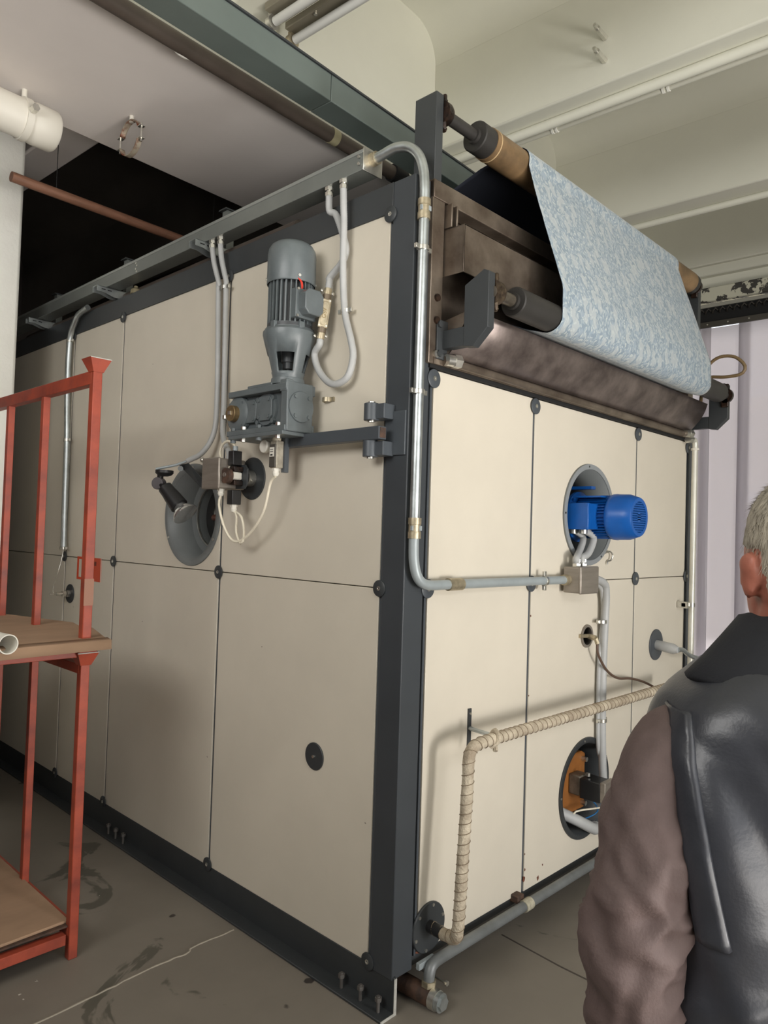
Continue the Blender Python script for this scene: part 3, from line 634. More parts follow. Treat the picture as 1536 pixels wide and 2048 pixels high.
# bell housing with windows
zb = 2.158
prof_b = [(0, 0.062), (0.018, 0.060), (0.020, 0.055), (0.035, 0.056), (0.045, 0.060), (0.112, 0.077), (0.165, 0.092), (0.185, 0.097), (0.195, 0.097), (0.200, 0.092), (0.206, 0.090)]
prof_b = [(a, b) for a, b in prof_b]
nb = 48
x_, y_, d_ = basis((0,0,1))
def ang_of(v): return math.atan2(Vector(v).dot(y_), Vector(v).dot(x_))
wa = [ang_of(v) for v in ((-0.75,-0.66,0), (0.66,-0.75,0), (0.75,0.66,0), (-0.66,0.75,0))]
def skip_b(k, i):
    if k != 4: return False
    a = 2*math.pi*(i+0.5)/nb
    return any(abs((a-w+math.pi) % (2*math.pi)-math.pi) < 0.40 for w in wa)
M().lathe((AX, AY, zb), (0,0,1), prof_b, nb, True, False, skip_b).build('bell_housing', MOTOR, gm, solid=0.008, angle=30)
M().cyl((AX, AY, zb), (AX, AY, zb+0.2), 0.012).build('drive_shaft', BLKP, gm)
M().cyl((AX, AY, zb+0.085), (AX, AY, zb+0.13), 0.028).cyl((AX, AY, zb+0.06), (AX, AY, zb+0.085), 0.022, n=12).build('coupling', CHAR, gm)
# finned stator
zs0, zs1 = 2.364, 2.548
M().lathe((AX, AY, zs0), (0,0,1), [(0, 0.086), (0.02, 0.086), (0.022, 0.07), (zs1-zs0, 0.07)], 48).build('stator_core', CHAR, gm)
fm = M()
for k in range(28):
    a = 2*math.pi*k/28
    d = Vector((math.cos(a), math.sin(a), 0)); t = Vector((-math.sin(a), math.cos(a), 0))
    fm.obox(Vector((AX, AY, (zs0+zs1)/2+0.006))+d*0.076, (d, t, (0,0,1)), (0.010, 0.0022, (zs1-zs0)/2-0.012))
fm.build('cooling_fins', MOTOR, gm)
for a in (-100, -170, -20, 60):
    P = Vector((AX+0.083*math.cos(R(a)), AY+0.083*math.sin(R(a)), 0)); M().box(P.x-0.012, P.x+0.012, P.y-0.012, P.y+0.012, 2.345, 2.385).build('lug', MOTOR, gm, bevel=0.002)
M().cyl((AX, AY, 2.362), (AX, AY, 2.368), 0.092).build('flange', MOTOR, gm)
# fan cowl
fc = M().lathe((AX, AY, 2.538), (0,0,1), [(0, 0.0905), (0.004, 0.092), (0.115, 0.0915), (0.135, 0.088), (0.150, 0.079), (0.160, 0.065), (0.166, 0.04), (0.168, 0.0)], 56, False, False).build('fan_cowl', MOTOR, gm, solid=0.002)
for a in (-110, -30, 150):
    d = Vector((math.cos(R(a)), math.sin(R(a)), 0)); P = Vector((AX, AY, 2.555))+d*0.091; M().hexp(P, P+d*0.007, 0.006).build('screw', ZINC, fc)
# terminal box
tb = M().box(AX-0.052, AX+0.046, 0.432, 0.470, 2.395, 2.505).build('terminal_base', MOTOR, gm, bevel=0.003)
s1, s2, ch = 0.044, 0.048, 0.018; cx, cz = AX+0.004, 2.452
M().prism([(cx+a, 0.436, cz+b) for a, b in ((-s1, -s2+ch), (-s1+ch, -s2), (s1-ch, -s2), (s1, -s2+ch), (s1, s2-ch), (s1-ch, s2), (-s1+ch, s2), (-s1, s2-ch))], (0, -0.045, 0)).build('terminal_box', MOTOR, gm, bevel=0.004)
for a, b in ((-0.05, 0.05), (-0.05, -0.05)): M().cyl((AX+a*0.9, 0.432, 2.45+b), (AX+a*0.9, 0.427, 2.45+b), 0.005, n=10).build('screw', ZINC, tb)
M().tube(catmull([(AX-0.035, 0.445, 2.545), (AX-0.028, 0.438, 2.53), (AX-0.022, 0.44, 2.515), (AX-0.022, 0.442, 2.50)], 6), 0.0022, 6).tube(catmull([(AX-0.030, 0.445, 2.545), (AX-0.022, 0.438, 2.53), (AX-0.017, 0.44, 2.515), (AX-0.017, 0.442, 2.50)], 6), 0.0022, 6).build('red_wire', RED, gm)
# brass cable box beside the motor
jb = thing('brass_junction_box', 'small brass cable junction box with raised letters beside the gear motor', 'junction box', (-0.05, 0.42, 2.35))
jc = hx(649, 627, -0.05); XA = Vector((0.80, -0.60, 0)).normalized(); NA = Vector((-0.60, -0.80, 0)); tl = R(-7)
ZA = (Vector((0,0,1))*math.cos(tl)+XA*math.sin(-tl)).normalized(); XA = ZA.cross(NA).normalized()*-1
if XA.x < 0: XA = -XA
WL[jb.name] = jc-Vector((0,0,0.06)); jb.location = WL[jb.name]
M().obox(jc-NA*0.012, (XA, ZA, NA), (0.0165, 0.052, 0.014)).build('box_body', mat('dull_brass', srgb(110, 100, 84), 0.5, 0.5, 0.2, 30), jb, bevel=0.003)
lid = M().obox(jc+NA*0.004, (XA, ZA, NA), (0.019, 0.056, 0.003)).build('lid', BRASS, jb, bevel=0.003)
rim = [jc+NA*0.0075+XA*a+ZA*b for a, b in ((-0.0135, 0.03), (-0.007, 0.044), (0.007, 0.044), (0.0135, 0.03), (0.0135, -0.03), (0.007, -0.044), (-0.007, -0.044), (-0.0135, -0.03))]
M().tube(rim, 0.0012, 6, closed=True).build('raised_border', BRASS, lid)
for a in (-1, 1):
    for b in (-1, 1): P = jc+NA*0.007+XA*a*0.0135+ZA*b*0.048; M().cyl(P, P+NA*0.002, 0.0036, n=10).build('screw', ZINC, lid)
tcv = bpy.data.curves.new('letters', 'FONT'); tcv.body = 'GSV'; tcv.size = 0.022; tcv.extrude = 0.0008; tcv.align_x = 'CENTER'; tcv.align_y = 'CENTER'
to = bpy.data.objects.new('letters', tcv); COL.objects.link(to); dg = bpy.context.evaluated_depsgraph_get(); me = bpy.data.meshes.new_from_object(to.evaluated_get(dg)); bpy.data.objects.remove(to)
lo_ = bpy.data.objects.new('raised_letters', me); COL.objects.link(lo_); me.materials.clear(); me.materials.append(mat('worn_brass_letters', srgb(150, 132, 94), 0.4, 0.8))
rm = Matrix((ZA, -XA, NA)).transposed().to_4x4(); me.transform(rm); place(lo_, jc+NA*0.0075, lid)
for sgn in (1, -1):
    P = jc+ZA*sgn*0.052-NA*0.008
    M().cyl(P, P+ZA*sgn*0.022, 0.0165, n=20).build('gland', mat('dull_brass2', srgb(120, 108, 92), 0.5, 0.5), jb)
    P2 = P+ZA*sgn*0.022; g = M().cyl(P2, P2+ZA*sgn*0.024, 0.0145, n=20).build('clamp_sleeve', BRASS, jb)
    M().sphere(P2+ZA*sgn*0.008+XA*0.021, 0.007, (1, 0.5, 1), 10).sphere(P2+ZA*sgn*0.014-XA*0.021, 0.007, (1, 0.5, 1), 10).build('clamp_ear', ZINC, g)
JB_T = jc+ZA*0.098-NA*0.008; JB_B = jc-ZA*0.098-NA*0.008
# ================================================================== CABLE TRUNKING and hoses on the left side
ct = thing('cable_trunking', 'long grey steel cable trunking with lid above the machine\'s left side', 'cable duct', (-0.02, 1.9, 2.9))
TX0, TX1, TZ0, TZ1, TY0 = -0.062, 0.020, 2.908, 2.982, 0.200
TRK = mat('grey_trunking_paint', srgb(122, 126, 122), 0.4, 0.3, 0.1, 5)
M().box(TX0, TX1, TY0, 3.9, TZ0, TZ1-0.012).build('duct_body', TRK, ct, bevel=0.002)
M().box(TX0-0.003, TX1+0.003, TY0, 3.9, TZ1-0.014, TZ1).build('lid', mat('trunking_lid', srgb(150, 154, 150), 0.35, 0.4), ct, bevel=0.002)
M().box(TX0-0.003, TX1+0.012, TY0-0.003, TY0, TZ0-0.004, TZ1+0.004).build('end_plate', ZINC, ct, bevel=0.001)
for z in (2.932, 2.958): M().cyl((TX0-0.001, TY0+0.02, z), (TX0-0.007, TY0+0.02, z), 0.006, n=10).build('rivet', ZINC, ct)
for k in range(4): M().cyl((TX0-0.001, 1.86+0.01*(k % 2), 2.915+0.015*k), (TX0-0.005, 1.86+0.01*(k % 2), 2.915+0.015*k), 0.005, n=8).build('rivet', ZINC, ct)
for y in (1.22, 2.20, 3.16):
    br = M()
    for dy in (0, 0.05):
        br.prism([(-0.115, y+dy, 2.905), (0.09, y+dy, 2.905), (0.09, y+dy, 2.86), (-0.02, y+dy, 2.86), (-0.075, y+dy, 2.875), (-0.115, y+dy, 2.875)], (0, 0.003, 0))
    br.box(-0.115, 0.09, y, y+0.053, 2.903, 2.906)
    b_ = br.build('bracket', GALV, ct)
    for q in (-0.09, -0.055): M().box(q, q+0.022, y-0.0012, y-0.0004, 2.888, 2.893).build('slot', BLACK, b_)
    M().box(0.06, 0.10, y+0.02, y+0.06, 2.845, 3.10).build('strut', TRK, ct); M().box(0.045, 0.115, y+0.01, y+0.07, 3.10, 3.106).build('strut_cap', CHAR, ct)
bell = tag(M().lathe(hx(272, 580, 0.02)-Vector((0,0,0.03)), (0,0,1), [(0, 0.004), (0.006, 0.03), (0.03, 0.026), (0.04, 0.012), (0.05, 0.01)], 24).build('alarm_bell', mat('dusty_brass', srgb(150, 140, 112), 0.45, 0.4)), 'small dusty brass bell under the cable trunking', 'bell')
M().cyl(WL[bell.name]-Vector((0,0,0.012)), WL[bell.name]+Vector((0,0,0.01)), 0.006, n=10).build('clapper', ZINC, bell)
tag(M().cyl((0.06, 0.7, 2.875), (0.06, 3.6, 2.875), 0.028).build('roof_pipe', PIPEB), 'dark pipe lying along the machine top under the trunking', 'pipe')

def hose(name, pts, r, label, cat='hose', m_=FLEX, ribs=True, group=None, k=10, parent=None):
    P = catmull(pts, k)
    # resample evenly so that the corrugations keep one pitch
    L = [0.0]
    for a, b in zip(P, P[1:]): L.append(L[-1]+(b-a).length)
    step = 0.0045 if ribs else 0.02; n = max(6, int(L[-1]/step)); Q = []; j = 0
    for i in range(n+1):
        s = L[-1]*i/n
        while j < len(L)-2 and L[j+1] < s: j += 1
        t = (s-L[j])/max(1e-9, L[j+1]-L[j]); Q.append(P[j].lerp(P[j+1], t))
    o = M().tube(Q, r, 12, rf=(lambda i, t: 1.0 if i % 2 else 0.93) if ribs else None).build(name, m_, parent, angle=80)
    if label: tag(o, label, cat, group)
    return o
def gland(P, d, parent, r=0.014):
    d = Vector(d).normalized(); P = Vector(P)
    M().hexp(P, P+d*0.014, r*1.15).cyl(P+d*0.014, P+d*0.020, r*0.8, n=16).hexp(P+d*0.020, P+d*0.034, r*1.05).build('gland', ZINC, parent)
# two hoses dropping near the lamp port
h1 = [(-0.045, 1.19, 2.875), (-0.045, 1.17, 2.80), (-0.03, 1.145, 2.70), hx(437,575,-0.03), hx(436,700,-0.028), hx(434,800,-0.03), hx(428,865,-0.04), hx(405,905,-0.07), hx(375,922,-0.10)]
h2 = [(-0.045, 1.125, 2.875), (-0.045, 1.11, 2.80), (-0.03, 1.09, 2.70), hx(452,575,-0.03), hx(450,700,-0.03), hx(448,800,-0.03), hx(446,870,-0.04), (-0.06, 0.975, 1.93), (-0.065, 0.972, 1.90)]
h1o = hose('flexible_conduit', h1, 0.0125, 'grey flexible conduit curving down to the lamp bracket')
h2o = hose('flexible_conduit', h2, 0.0125, 'grey flexible conduit dropping straight to the stainless box')
gland((-0.045, 1.19, 2.908), (0,0,-1), h1o); gland((-0.045, 1.125, 2.908), (0,0,-1), h2o)
def saddle(P, ax, r, parent, d=(0,-1,0)):
    """small two-eared saddle clamp round a pipe, ears along +-ax"""
    P = Vector(P); ax = Vector(ax).normalized()
    o = M().obox(P+ax*(r+0.011), (ax, Vector(d), ax.cross(Vector(d))), (0.011, 0.006, 0.008)).obox(P-ax*(r+0.011), (ax, Vector(d), ax.cross(Vector(d))), (0.011, 0.006, 0.008)).ring(P-ax.cross(Vector(d)).normalized()*0.008, ax.cross(Vector(d)), r*0.98, r+0.004, 0.016, 20)
    return o.build('saddle_clamp', ZINC, parent, bevel=0.001)
for px, py, ho in ((442, 575, h2o), (444, 835, h2o)): saddle(hx(px+8, py, -0.03), (0,1,0), 0.0125, ho, (-1,0,0))
# two hoses right of the motor
h3 = [(-0.045, 0.40, 2.875), (-0.04, 0.40, 2.82), hx(672,430,-0.03), hx(686,470,-0.03), hx(692,500,-0.03), hx(684,525,-0.025), hx(660,555,-0.03), JB_T+ZA*0.03, JB_T]
h4 = [(-0.05, 0.315, 2.875), (-0.05, 0.31, 2.80), hx(688,450,-0.045), hx(686,540,-0.04), hx(690,625,-0.03), hx(702,680,-0.03), hx(706,715,-0.03), hx(694,755,-0.04), hx(665,768,-0.05), hx(640,745,-0.05), hx(629,710,-0.05), JB_B-ZA*0.02, JB_B]
h3o = hose('flexible_conduit', h3, 0.0135, 'grey flexible conduit crossing behind the loop to the brass box top')
h4o = hose('flexible_conduit', h4, 0.0135, 'grey flexible conduit hanging in a long loop right of the gear motor')
gland((-0.045, 0.40, 2.908), (0,0,-1), h3o); gland((-0.05, 0.315, 2.908), (0,0,-1), h4o)
saddle(hx(691, 622, -0.025), (0,1,0), 0.0135, h4o, (-1,0,0))
sd = hx(655, 800, -0.004); sdo = M().ring(sd+Vector((0,0,-0.008)), (0,0,1), 0.016, 0.02, 0.016, 24).box(-0.008, -0.002, sd.y-0.038, sd.y-0.016, sd.z-0.008, sd.z+0.008).build('loose_saddle_clamp', BRASS); tag(sdo, 'loose brass saddle clamp on the panel right of the gearbox', 'clamp')
# conduit at the left end of the machine with its cable
h5 = [(-0.03, 2.50, 2.86), (-0.035, 2.60, 2.84), hx(152,640,-0.035), hx(140,680,-0.032), hx(135,780,-0.03), hx(134,880,-0.03), hx(130,1000,-0.03), hx(127,1098,-0.03)]
h5o = hose('flexible_conduit', h5, 0.017, 'long grey conduit dropping behind the orange rack', ribs=False, m_=GALV)
for px, py in ((140, 682), (134, 880), (127, 1096)): saddle(hx(px, py, -0.03), (0,1,0), 0.017, h5o, (-1,0,0))
h5c = [hx(127,1098,-0.03), hx(124,1115,-0.04), hx(116,1145,-0.06), hx(108,1170,-0.10), hx(107,1186,-0.11), hx(118,1188,-0.10)]
hose('probe_lead', h5c, 0.003, None, ribs=False, m_=ZINC, parent=h5o)
pb = thing('temperature_probe', 'bright screwed temperature probe in a dark disc behind the orange rack', 'probe', (-0.05, 2.635, 1.17))
pa = Vector((-0.006, 2.635, 1.197))
M().hexp(pa, pa+Vector((-0.018,0,0)), 0.022).hexp(pa+Vector((-0.022,0,0)), pa+Vector((-0.045,0,0)), 0.017).build('nut', ZINC, pb)
M().cyl(pa+Vector((-0.04,0,0)), pa+Vector((-0.075,0,0)), 0.010, n=16).cyl(pa+Vector((-0.07,0,0)), pa+Vector((-0.115,0,0)), 0.006, n=12).build('probe_stem', ZINC, pb)
# ------------------------------------------------------------------ spot lamp over the inspection port
lp = thing('spot_lamp', 'black adjustable spot lamp aimed into the inspection port', 'lamp', hx(345, 1000, -0.18))
LX = -0.17
A0 = hx(330, 938, LX-0.02); A1 = hx(368, 922, -0.10)
M().tube([hx(375,922,-0.10), hx(352,930,-0.13), hx(312,938,LX-0.02)], 0.006, 10).build('feed_pipe', GREYCOND, lp)
M().lathe(hx(329,941,LX), (0,0,-1), [(0, 0.040), (0.012, 0.040), (0.022, 0.030), (0.026, 0.016)], 28).build('canopy', BLKP, lp)
P0 = hx(322, 952, LX); P1 = hx(318, 967, LX)
M().cyl(P0+Vector((0,0,0.02)), P1, 0.014, n=18).build('neck', BLKP, lp)
kn = M().cyl(P1+Vector((-0.016,-0.010,0)), P1+Vector((0.016,0.010,0)), 0.028, n=28).build('knuckle', mat('knuckle_grey', srgb(88, 84, 86), 0.35), lp, bevel=0.003)
Q0 = hx(331, 976, LX); Q1 = hx(360, 1014, LX+0.03); Q2 = hx(384, 1026, LX+0.07); dq = (Q1-Q0).normalized()
M().cyl(P1, Q0, 0.010, n=14).build('stem', BLKP, lp)
M().lathe(Q0-dq*0.006, dq, [(0, 0.022), (0.004, 0.032), (0.035, 0.033), (0.06, 0.036), ((Q1-Q0).length, 0.040), ((Q1-Q0).length+0.004, 0.030)], 32).build('lamp_holder', BLKP, lp)
L0 = (Q1-Q0).length
M().lathe(Q0, dq, [(L0-0.004, 0.028), (L0+0.008, 0.034), (L0+0.028, 0.050), (L0+0.040, 0.058), (L0+0.046, 0.058), (L0+0.050, 0.0)], 32, True, False).build('bulb', mat('mirrored_bulb', srgb(200, 200, 198), 0.12, 0.8, 0.15, 40), lp)
M().prism([hx(358,930,-0.10), hx(376,926,-0.10), hx(408,962,-0.05), hx(402,975,-0.05)], (0.004,0,0)).build('mounting_strap', CHAR, lp)
M().cyl(hx(361,937,-0.115), hx(361,937,-0.095), 0.012, n=18).build('strap_knob', RINGP, lp)
# ------------------------------------------------------------------ stainless box, rotary sensor, limit switch
bx = thing('stainless_box', 'square stainless junction box left of the rotary sensor', 'junction box', (-0.09, 0.965, 1.765))
M().box(-0.15, -0.02, 0.908, 1.030, 1.770, 1.896).build('box_body', INOX, bx, bevel=0.006)
M().box(-0.154, -0.142, 0.905, 1.033, 1.767, 1.899).build('lid', INOX, bx, bevel=0.006)
def cgland(P, d, parent):
    d = Vector(d); M().hexp(P, P+d*0.010, 0.015).cyl(P+d*0.010, P+d*0.018, 0.012, n=14).cyl(P+d*0.018, P+d*0.03, 0.0145, 0.010, n=10).build('cable_gland', WHITEP, parent)
cgland(Vector((-0.12, 0.935, 1.770)), (0,0,-1), bx)
M().sphere(hx(405, 920, -0.08), 0.011, (1,1,1), 12).build('clamp_screw', ZINC, bx)
rs = thing('rotary_sensor', 'rusty brass rotary sensor with two black plugs on a round dark disc', 'sensor', (-0.1, 0.88, 1.76))
sc_ = Vector((-0.007, 0.880, 1.820))
M().lathe(sc_, (-1,0,0), [(0, 0.034), (0.035, 0.034)], 32).build('collar', ZINC, rs)
for a in (60, 200, 300): M().cyl(sc_+Vector((-0.02, 0.033*math.cos(R(a)), 0.033*math.sin(R(a)))), sc_+Vector((-0.02, 0.040*math.cos(R(a)), 0.040*math.sin(R(a)))), 0.005, n=8).build('screw', ZINC, rs)
s = 0.050; ch = 0.018
M().prism([(-0.058, 0.88+a, 1.822+b) for a, b in ((s-ch, s), (s, s-ch), (s, -s+ch), (s-ch, -s), (-s+ch, -s), (-s, -s+ch), (-s, s-ch), (-s+ch, s))], (-0.008,0,0)).build('mount_plate', CHAR, rs, bevel=0.001)
M().box(-0.115, -0.066, 0.862, 0.900, 1.808, 1.840).build('sensor_block', WHITEP, rs, bevel=0.006)
M().box(-0.11, -0.068, 0.856, 0.895, 1.785, 1.805).box(-0.11, -0.068, 0.856, 0.895, 1.842, 1.862).build('cam_pack', GREASE, rs, bevel=0.002)
M().cyl((-0.115, 0.885, 1.822), (-0.137, 0.885, 1.822), 0.032, n=32).build('cam_disc', RUSTR, rs, bevel=0.001)
M().cyl((-0.137, 0.885, 1.826), (-0.142, 0.885, 1.826), 0.009, n=16).build('hub_screw', ZINC, rs)
P = hx(470, 908, -0.09)
M().box(-0.112, -0.068, 0.866, 0.904, 1.868, 1.928).build('plug', BLKP, rs, bevel=0.003)
M().cyl((-0.09, 0.885, 1.928), (-0.09, 0.885, 1.948), 0.011, n=16).build('plug_gland', GREYCOND, rs)
M().box(-0.112, -0.068, 0.862, 0.902, 1.705, 1.765).build('plug', BLKP, rs, bevel=0.003)
cgland(Vector((-0.09, 0.882, 1.705)), (0,0,-1), rs)
ls = thing('limit_switch', 'metal limit switch with a white roller hanging under the gearbox', 'switch', hx(552, 935, -0.11))
l0 = hx(551, 908, -0.12)
M().box(l0.x-0.012, l0.x+0.022, l0.y-0.022, l0.y+0.018, l0.z-0.055, l0.z+0.05).build('switch_body', mat('switch_alloy', srgb(170, 162, 146), 0.5, 0.3, 0.3, 30), ls, bevel=0.003)
M().box(l0.x-0.018, l0.x-0.012, l0.y-0.02, l0.y+0.016, l0.z-0.052, l0.z+0.036).build('cover', mat('switch_cover', srgb(86, 82, 76), 0.5, 0.3), ls, bevel=0.002)
M().box(l0.x-0.0195, l0.x-0.018, l0.y-0.014, l0.y+0.012, l0.z-0.012, l0.z+0.024).build('rating_label', WHITEP, ls)
M().box(l0.x-0.0202, l0.x-0.0195, l0.y-0.007, l0.y+0.006, l0.z-0.008, l0.z-0.002).box(l0.x-0.0202, l0.x-0.0195, l0.y-0.010, l0.y+0.008, l0.z+0.006, l0.z+0.008).box(l0.x-0.0202, l0.x-0.0195, l0.y-0.010, l0.y+0.008, l0.z+0.014, l0.z+0.016).build('label_print', BLACK, ls)
rr = hx(531, 893, -0.115)
M().cyl(rr+Vector((-0.012,0.0,0)), rr+Vector((0.010,0.0,0)), 0.026, n=28).build('roller', WHITEP, ls, bevel=0.004)
M().cyl(l0+Vector((0.004,0,0.05)), l0+Vector((0.004,0,0.062)), 0.017, n=20).build('head', mat('switch_head', srgb(190, 180, 160), 0.5), ls)
M().box(l0.x+0.022, l0.x+0.042, l0.y-0.03, l0.y-0.01, l0.z-0.07, l0.z+0.09).build('bracket', SLATE, ls)
cgland(Vector((l0.x+0.004, l0.y, l0.z-0.055)), (0,0,-1), ls)
ca = [(l0.x+0.004, l0.y, l0.z-0.085), hx(541,965,-0.11), hx(528,1020,-0.10), hx(505,1060,-0.09), hx(480,1082,-0.09), hx(462,1078,-0.10), hx(447,1050,-0.11), hx(438,1010,-0.12), (-0.12, 0.935, 1.742)]
hose('signal_cable', ca, 0.0055, 'cream cable swinging from the limit switch to the stainless box', 'cable', CREAMC, False)
ca = [(-0.092, 0.886, 1.678), hx(473,1030,-0.09), hx(472,1062,-0.09), hx(478,1082,-0.09), hx(484,1086,-0.09), hx(488,1068,-0.09), hx(483,1035,-0.09), (-0.086, 0.878, 1.678)]
hose('signal_cable', ca, 0.005, 'cream cable loop hanging below the rotary sensor', 'cable', CREAMC, False)
ca = [(-0.09, 0.885, 1.946), hx(466,887,-0.09), hx(457,882,-0.09), hx(446,888,-0.09), hx(440,903,-0.09), hx(443,918,-0.095), hx(452,930,-0.10), hx(463,937,-0.10)]
hose('signal_cable', ca, 0.0055, 'short cream cable arching over the upper black plug', 'cable', CREAMC, False)
# ================================================================== RIGHT SIDE: conduits
mcn = thing('steel_conduit', 'galvanised steel conduit bending down the corner post and along the front', 'conduit', (0.015, -0.03, 1.4))
CR = 0.0175
pv = [(-0.02, 0.197, 2.955), (-0.018, 0.15, 2.958), (-0.012, 0.09, 2.966), (-0.002, 0.035, 2.953), (0.006, -0.005, 2.915), (0.011, -0.024, 2.86), (0.013, -0.03, 2.80), (0.014, -0.03, 2.74)]
M().tube(catmull(pv, 8), CR, 20).build('bend', GALV, mcn)
M().cyl((-0.02, 0.20, 2.955), (-0.02, 0.172, 2.956), 0.024, n=20).build('end_bush', BRASS, mcn)
M().cyl((0.014, -0.03, 2.74), (0.012, -0.03, 1.62), CR, n=20).build('riser', GALV, mcn)
for z in (2.72, 1.625):
    sv = M().lathe((0.0135, -0.03, z-0.035), (0,0,1), [(0, 0.0225), (0.022, 0.0225), (0.023, 0.0205), (0.047, 0.0205), (0.048, 0.0225), (0.07, 0.0225)], 24).build('coupler', BRASS, mcn)
    for a in (200, 290): M().box(0.0135+0.0195*math.cos(R(a))-0.006, 0.0135+0.0195*math.cos(R(a))+0.006, -0.03+0.0195*math.sin(R(a))-0.004, -0.03+0.0195*math.sin(R(a))+0.004, z-0.008, z+0.008).build('clip', GREYCOND, sv)
pb_ = [(0.012, -0.03, 1.62), (0.012, -0.03, 1.56), (0.014, -0.032, 1.51), (0.026, -0.036, 1.465), (0.055, -0.038, 1.438), (0.10, -0.04, 1.430), (0.16, -0.04, 1.430), (0.215, -0.04, 1.430)]
M().tube(catmull(pb_, 8), CR, 20).build('bend', GREYCOND, mcn)
M().lathe((0.190, -0.04, 1.430), (1,0,0), [(0, 0.0225), (0.075, 0.0225)], 24).build('coupler', BRASS, mcn)
M().cyl((0.25, -0.04, 1.430), (1.02, -0.04, 1.428), CR, n=20).build('run', GREYCOND, mcn)
M().cyl((0.985, -0.04, 1.428), (1.016, -0.04, 1.428), 0.023, n=20).build('end_bush', BRASS, mcn)
for P, ax, d in (((0.0135, -0.03, 2.585), (1,0,0), (0,-1,0)), ((0.0125, -0.03, 2.09), (1,0,0), (0,-1,0)), ((0.83, -0.04, 1.428), (0,0,1), (0,-1,0))):
    saddle(P, ax, CR, mcn, d)
# stainless box under the blue motor
sb = thing('stainless_box', 'stainless junction box under the blue motor on the front panels', 'junction box', (1.09, -0.07, 1.37))
M().box(1.016, 1.172, -0.10, -0.02, 1.372, 1.486).build('box_body', INOX, sb, bevel=0.006)
M().box(1.013, 1.175, -0.108, -0.094, 1.369, 1.489).build('lid', INOX, sb, bevel=0.006)
# blue motor
bm_ = thing('fan_motor', 'bright blue electric fan motor sticking out of the upper round port', 'motor', (1.27, -0.05, 1.60))
o0 = Vector((RP1[0], 0.06, 1.712))
M().lathe(o0, (0,-1,0), [(0, 0.118), (0.014, 0.118), (0.016, 0.112), (0.03, 0.095)], 48).build('mount_flange', BLUE, bm_)
for k in range(4):
    a = R(45+90*k); P = o0+Vector((0.105*math.cos(a), -0.012, 0.105*math.sin(a))); M().hexp(P, P+Vector((0,-0.014,0)), 0.010).build('flange_bolt', BLUE, bm_)
M().lathe(o0, (0,-1,0), [(0.02, 0.084), (0.19, 0.084)], 48).build('stator', BLUE, bm_)
fm = M()
for k in range(40):
    a = 2*math.pi*k/40; d = Vector((math.cos(a), 0, math.sin(a))); t = Vector((-math.sin(a), 0, math.cos(a)))
    fm.obox(o0+Vector((0,-0.115,0))+d*0.090, (d, (0,1,0), t), (0.009, 0.075, 0.0016))
fm.build('cooling_fins', BLUE, bm_)
M().box(o0.x-0.10, o0.x+0.0, -0.11, 0.03, o0.z+0.085, o0.z+0.092).box(o0.x-0.02, o0.x+0.06, -0.11, 0.03, o0.z-0.10, o0.z-0.092).build('smooth_rib', BLUE, bm_)
cw = M().lathe(o0, (0,-1,0), [(0.185, 0.101), (0.190, 0.103), (0.205, 0.104), (0.210, 0.1025), (0.262, 0.101), (0.300, 0.088), (0.304, 0.085), (0.304, 0.070), (0.301, 0.069)], 56, False, False).build('fan_cowl', BLUE, bm_, solid=0.002)
M().lathe(o0, (0,-1,0), [(0.288, 0.0), (0.289, 0.071)], 40, False, False).build('dark_inside', BLACK, cw)
M().lathe(o0, (0,-1,0), [(0.299, 0.0), (0.3035, 0.0), (0.3035, 0.019), (0.299, 0.019)], 28, False, False).build('grille_hub', BLUE, cw)
gm_ = M()
for k in range(-6, 7):
    h = 0.0103*k; w = math.sqrt(max(0, 0.0705**2-h*h)); gm_.box(o0.x-w, o0.x+w, o0.y-0.3035, o0.y-0.3005, o0.z+h-0.0022, o0.z+h+0.0022)
for k in range(-8, 9):
    h = 0.0082*k; w = math.sqrt(max(0, 0.0705**2-h*h)); gm_.box(o0.x+h-0.0007, o0.x+h+0.0007, o0.y-0.3025, o0.y-0.300, o0.z-w, o0.z+w)
gm_.build('grille_bars', BLUE, cw)
tb2 = M().box(o0.x-0.150, o0.x-0.07, -0.086, 0.050, o0.z-0.060, o0.z+0.055).build('terminal_box', BLUE, bm_, bevel=0.003)
M().box(o0.x-0.170, o0.x-0.148, -0.088, 0.052, o0.z-0.062, o0.z+0.057).build('terminal_lid', BLUE, tb2, bevel=0.004)
for a in (-0.080, 0.044):
    for b in (-0.054, 0.049): M().cyl((o0.x-0.170, a, o0.z+b), (o0.x-0.174, a, o0.z+b), 0.005, n=10).build('screw', BLUE, tb2)
M().box(o0.x-0.02, o0.x+0.02, -0.02, 0.16, o0.z+0.128, o0.z+0.142).build('guide_bar', BLUE, bm_)
t1 = hy(1166,1062,-0.03); t2 = hy(1187,1062,-0.045)
ha = hose('flexible_conduit', [(o0.x-0.118, 0.012, o0.z-0.062), hy(1166,1075,0.0), hy(1160,1100,-0.03), (1.055, -0.062, 1.525), (1.055, -0.062, 1.505)], 0.0155, 'left of two short grey hoses between blue motor and stainless box', m_=FLEX)
hb_ = hose('flexible_conduit', [(o0.x-0.118, -0.038, o0.z-0.062), hy(1187,1075,-0.045), hy(1178,1105,-0.06), (1.10, -0.066, 1.525), (1.10, -0.066, 1.505)], 0.0155, 'right of two short grey hoses between blue motor and stainless box', m_=FLEX)
for P, ho in (((1.055, -0.062, 1.486), ha), ((1.10, -0.066, 1.486), hb_)): gland(P, (0,0,1), ho, 0.017)
for P, ho in (((o0.x-0.118, 0.012, o0.z-0.070), ha), ((o0.x-0.118, -0.038, o0.z-0.070), hb_)): M().lathe(P, (0,0,-1), [(-0.012, 0.019), (0.010, 0.019)], 20).build('ferrule', ZINC, ho)
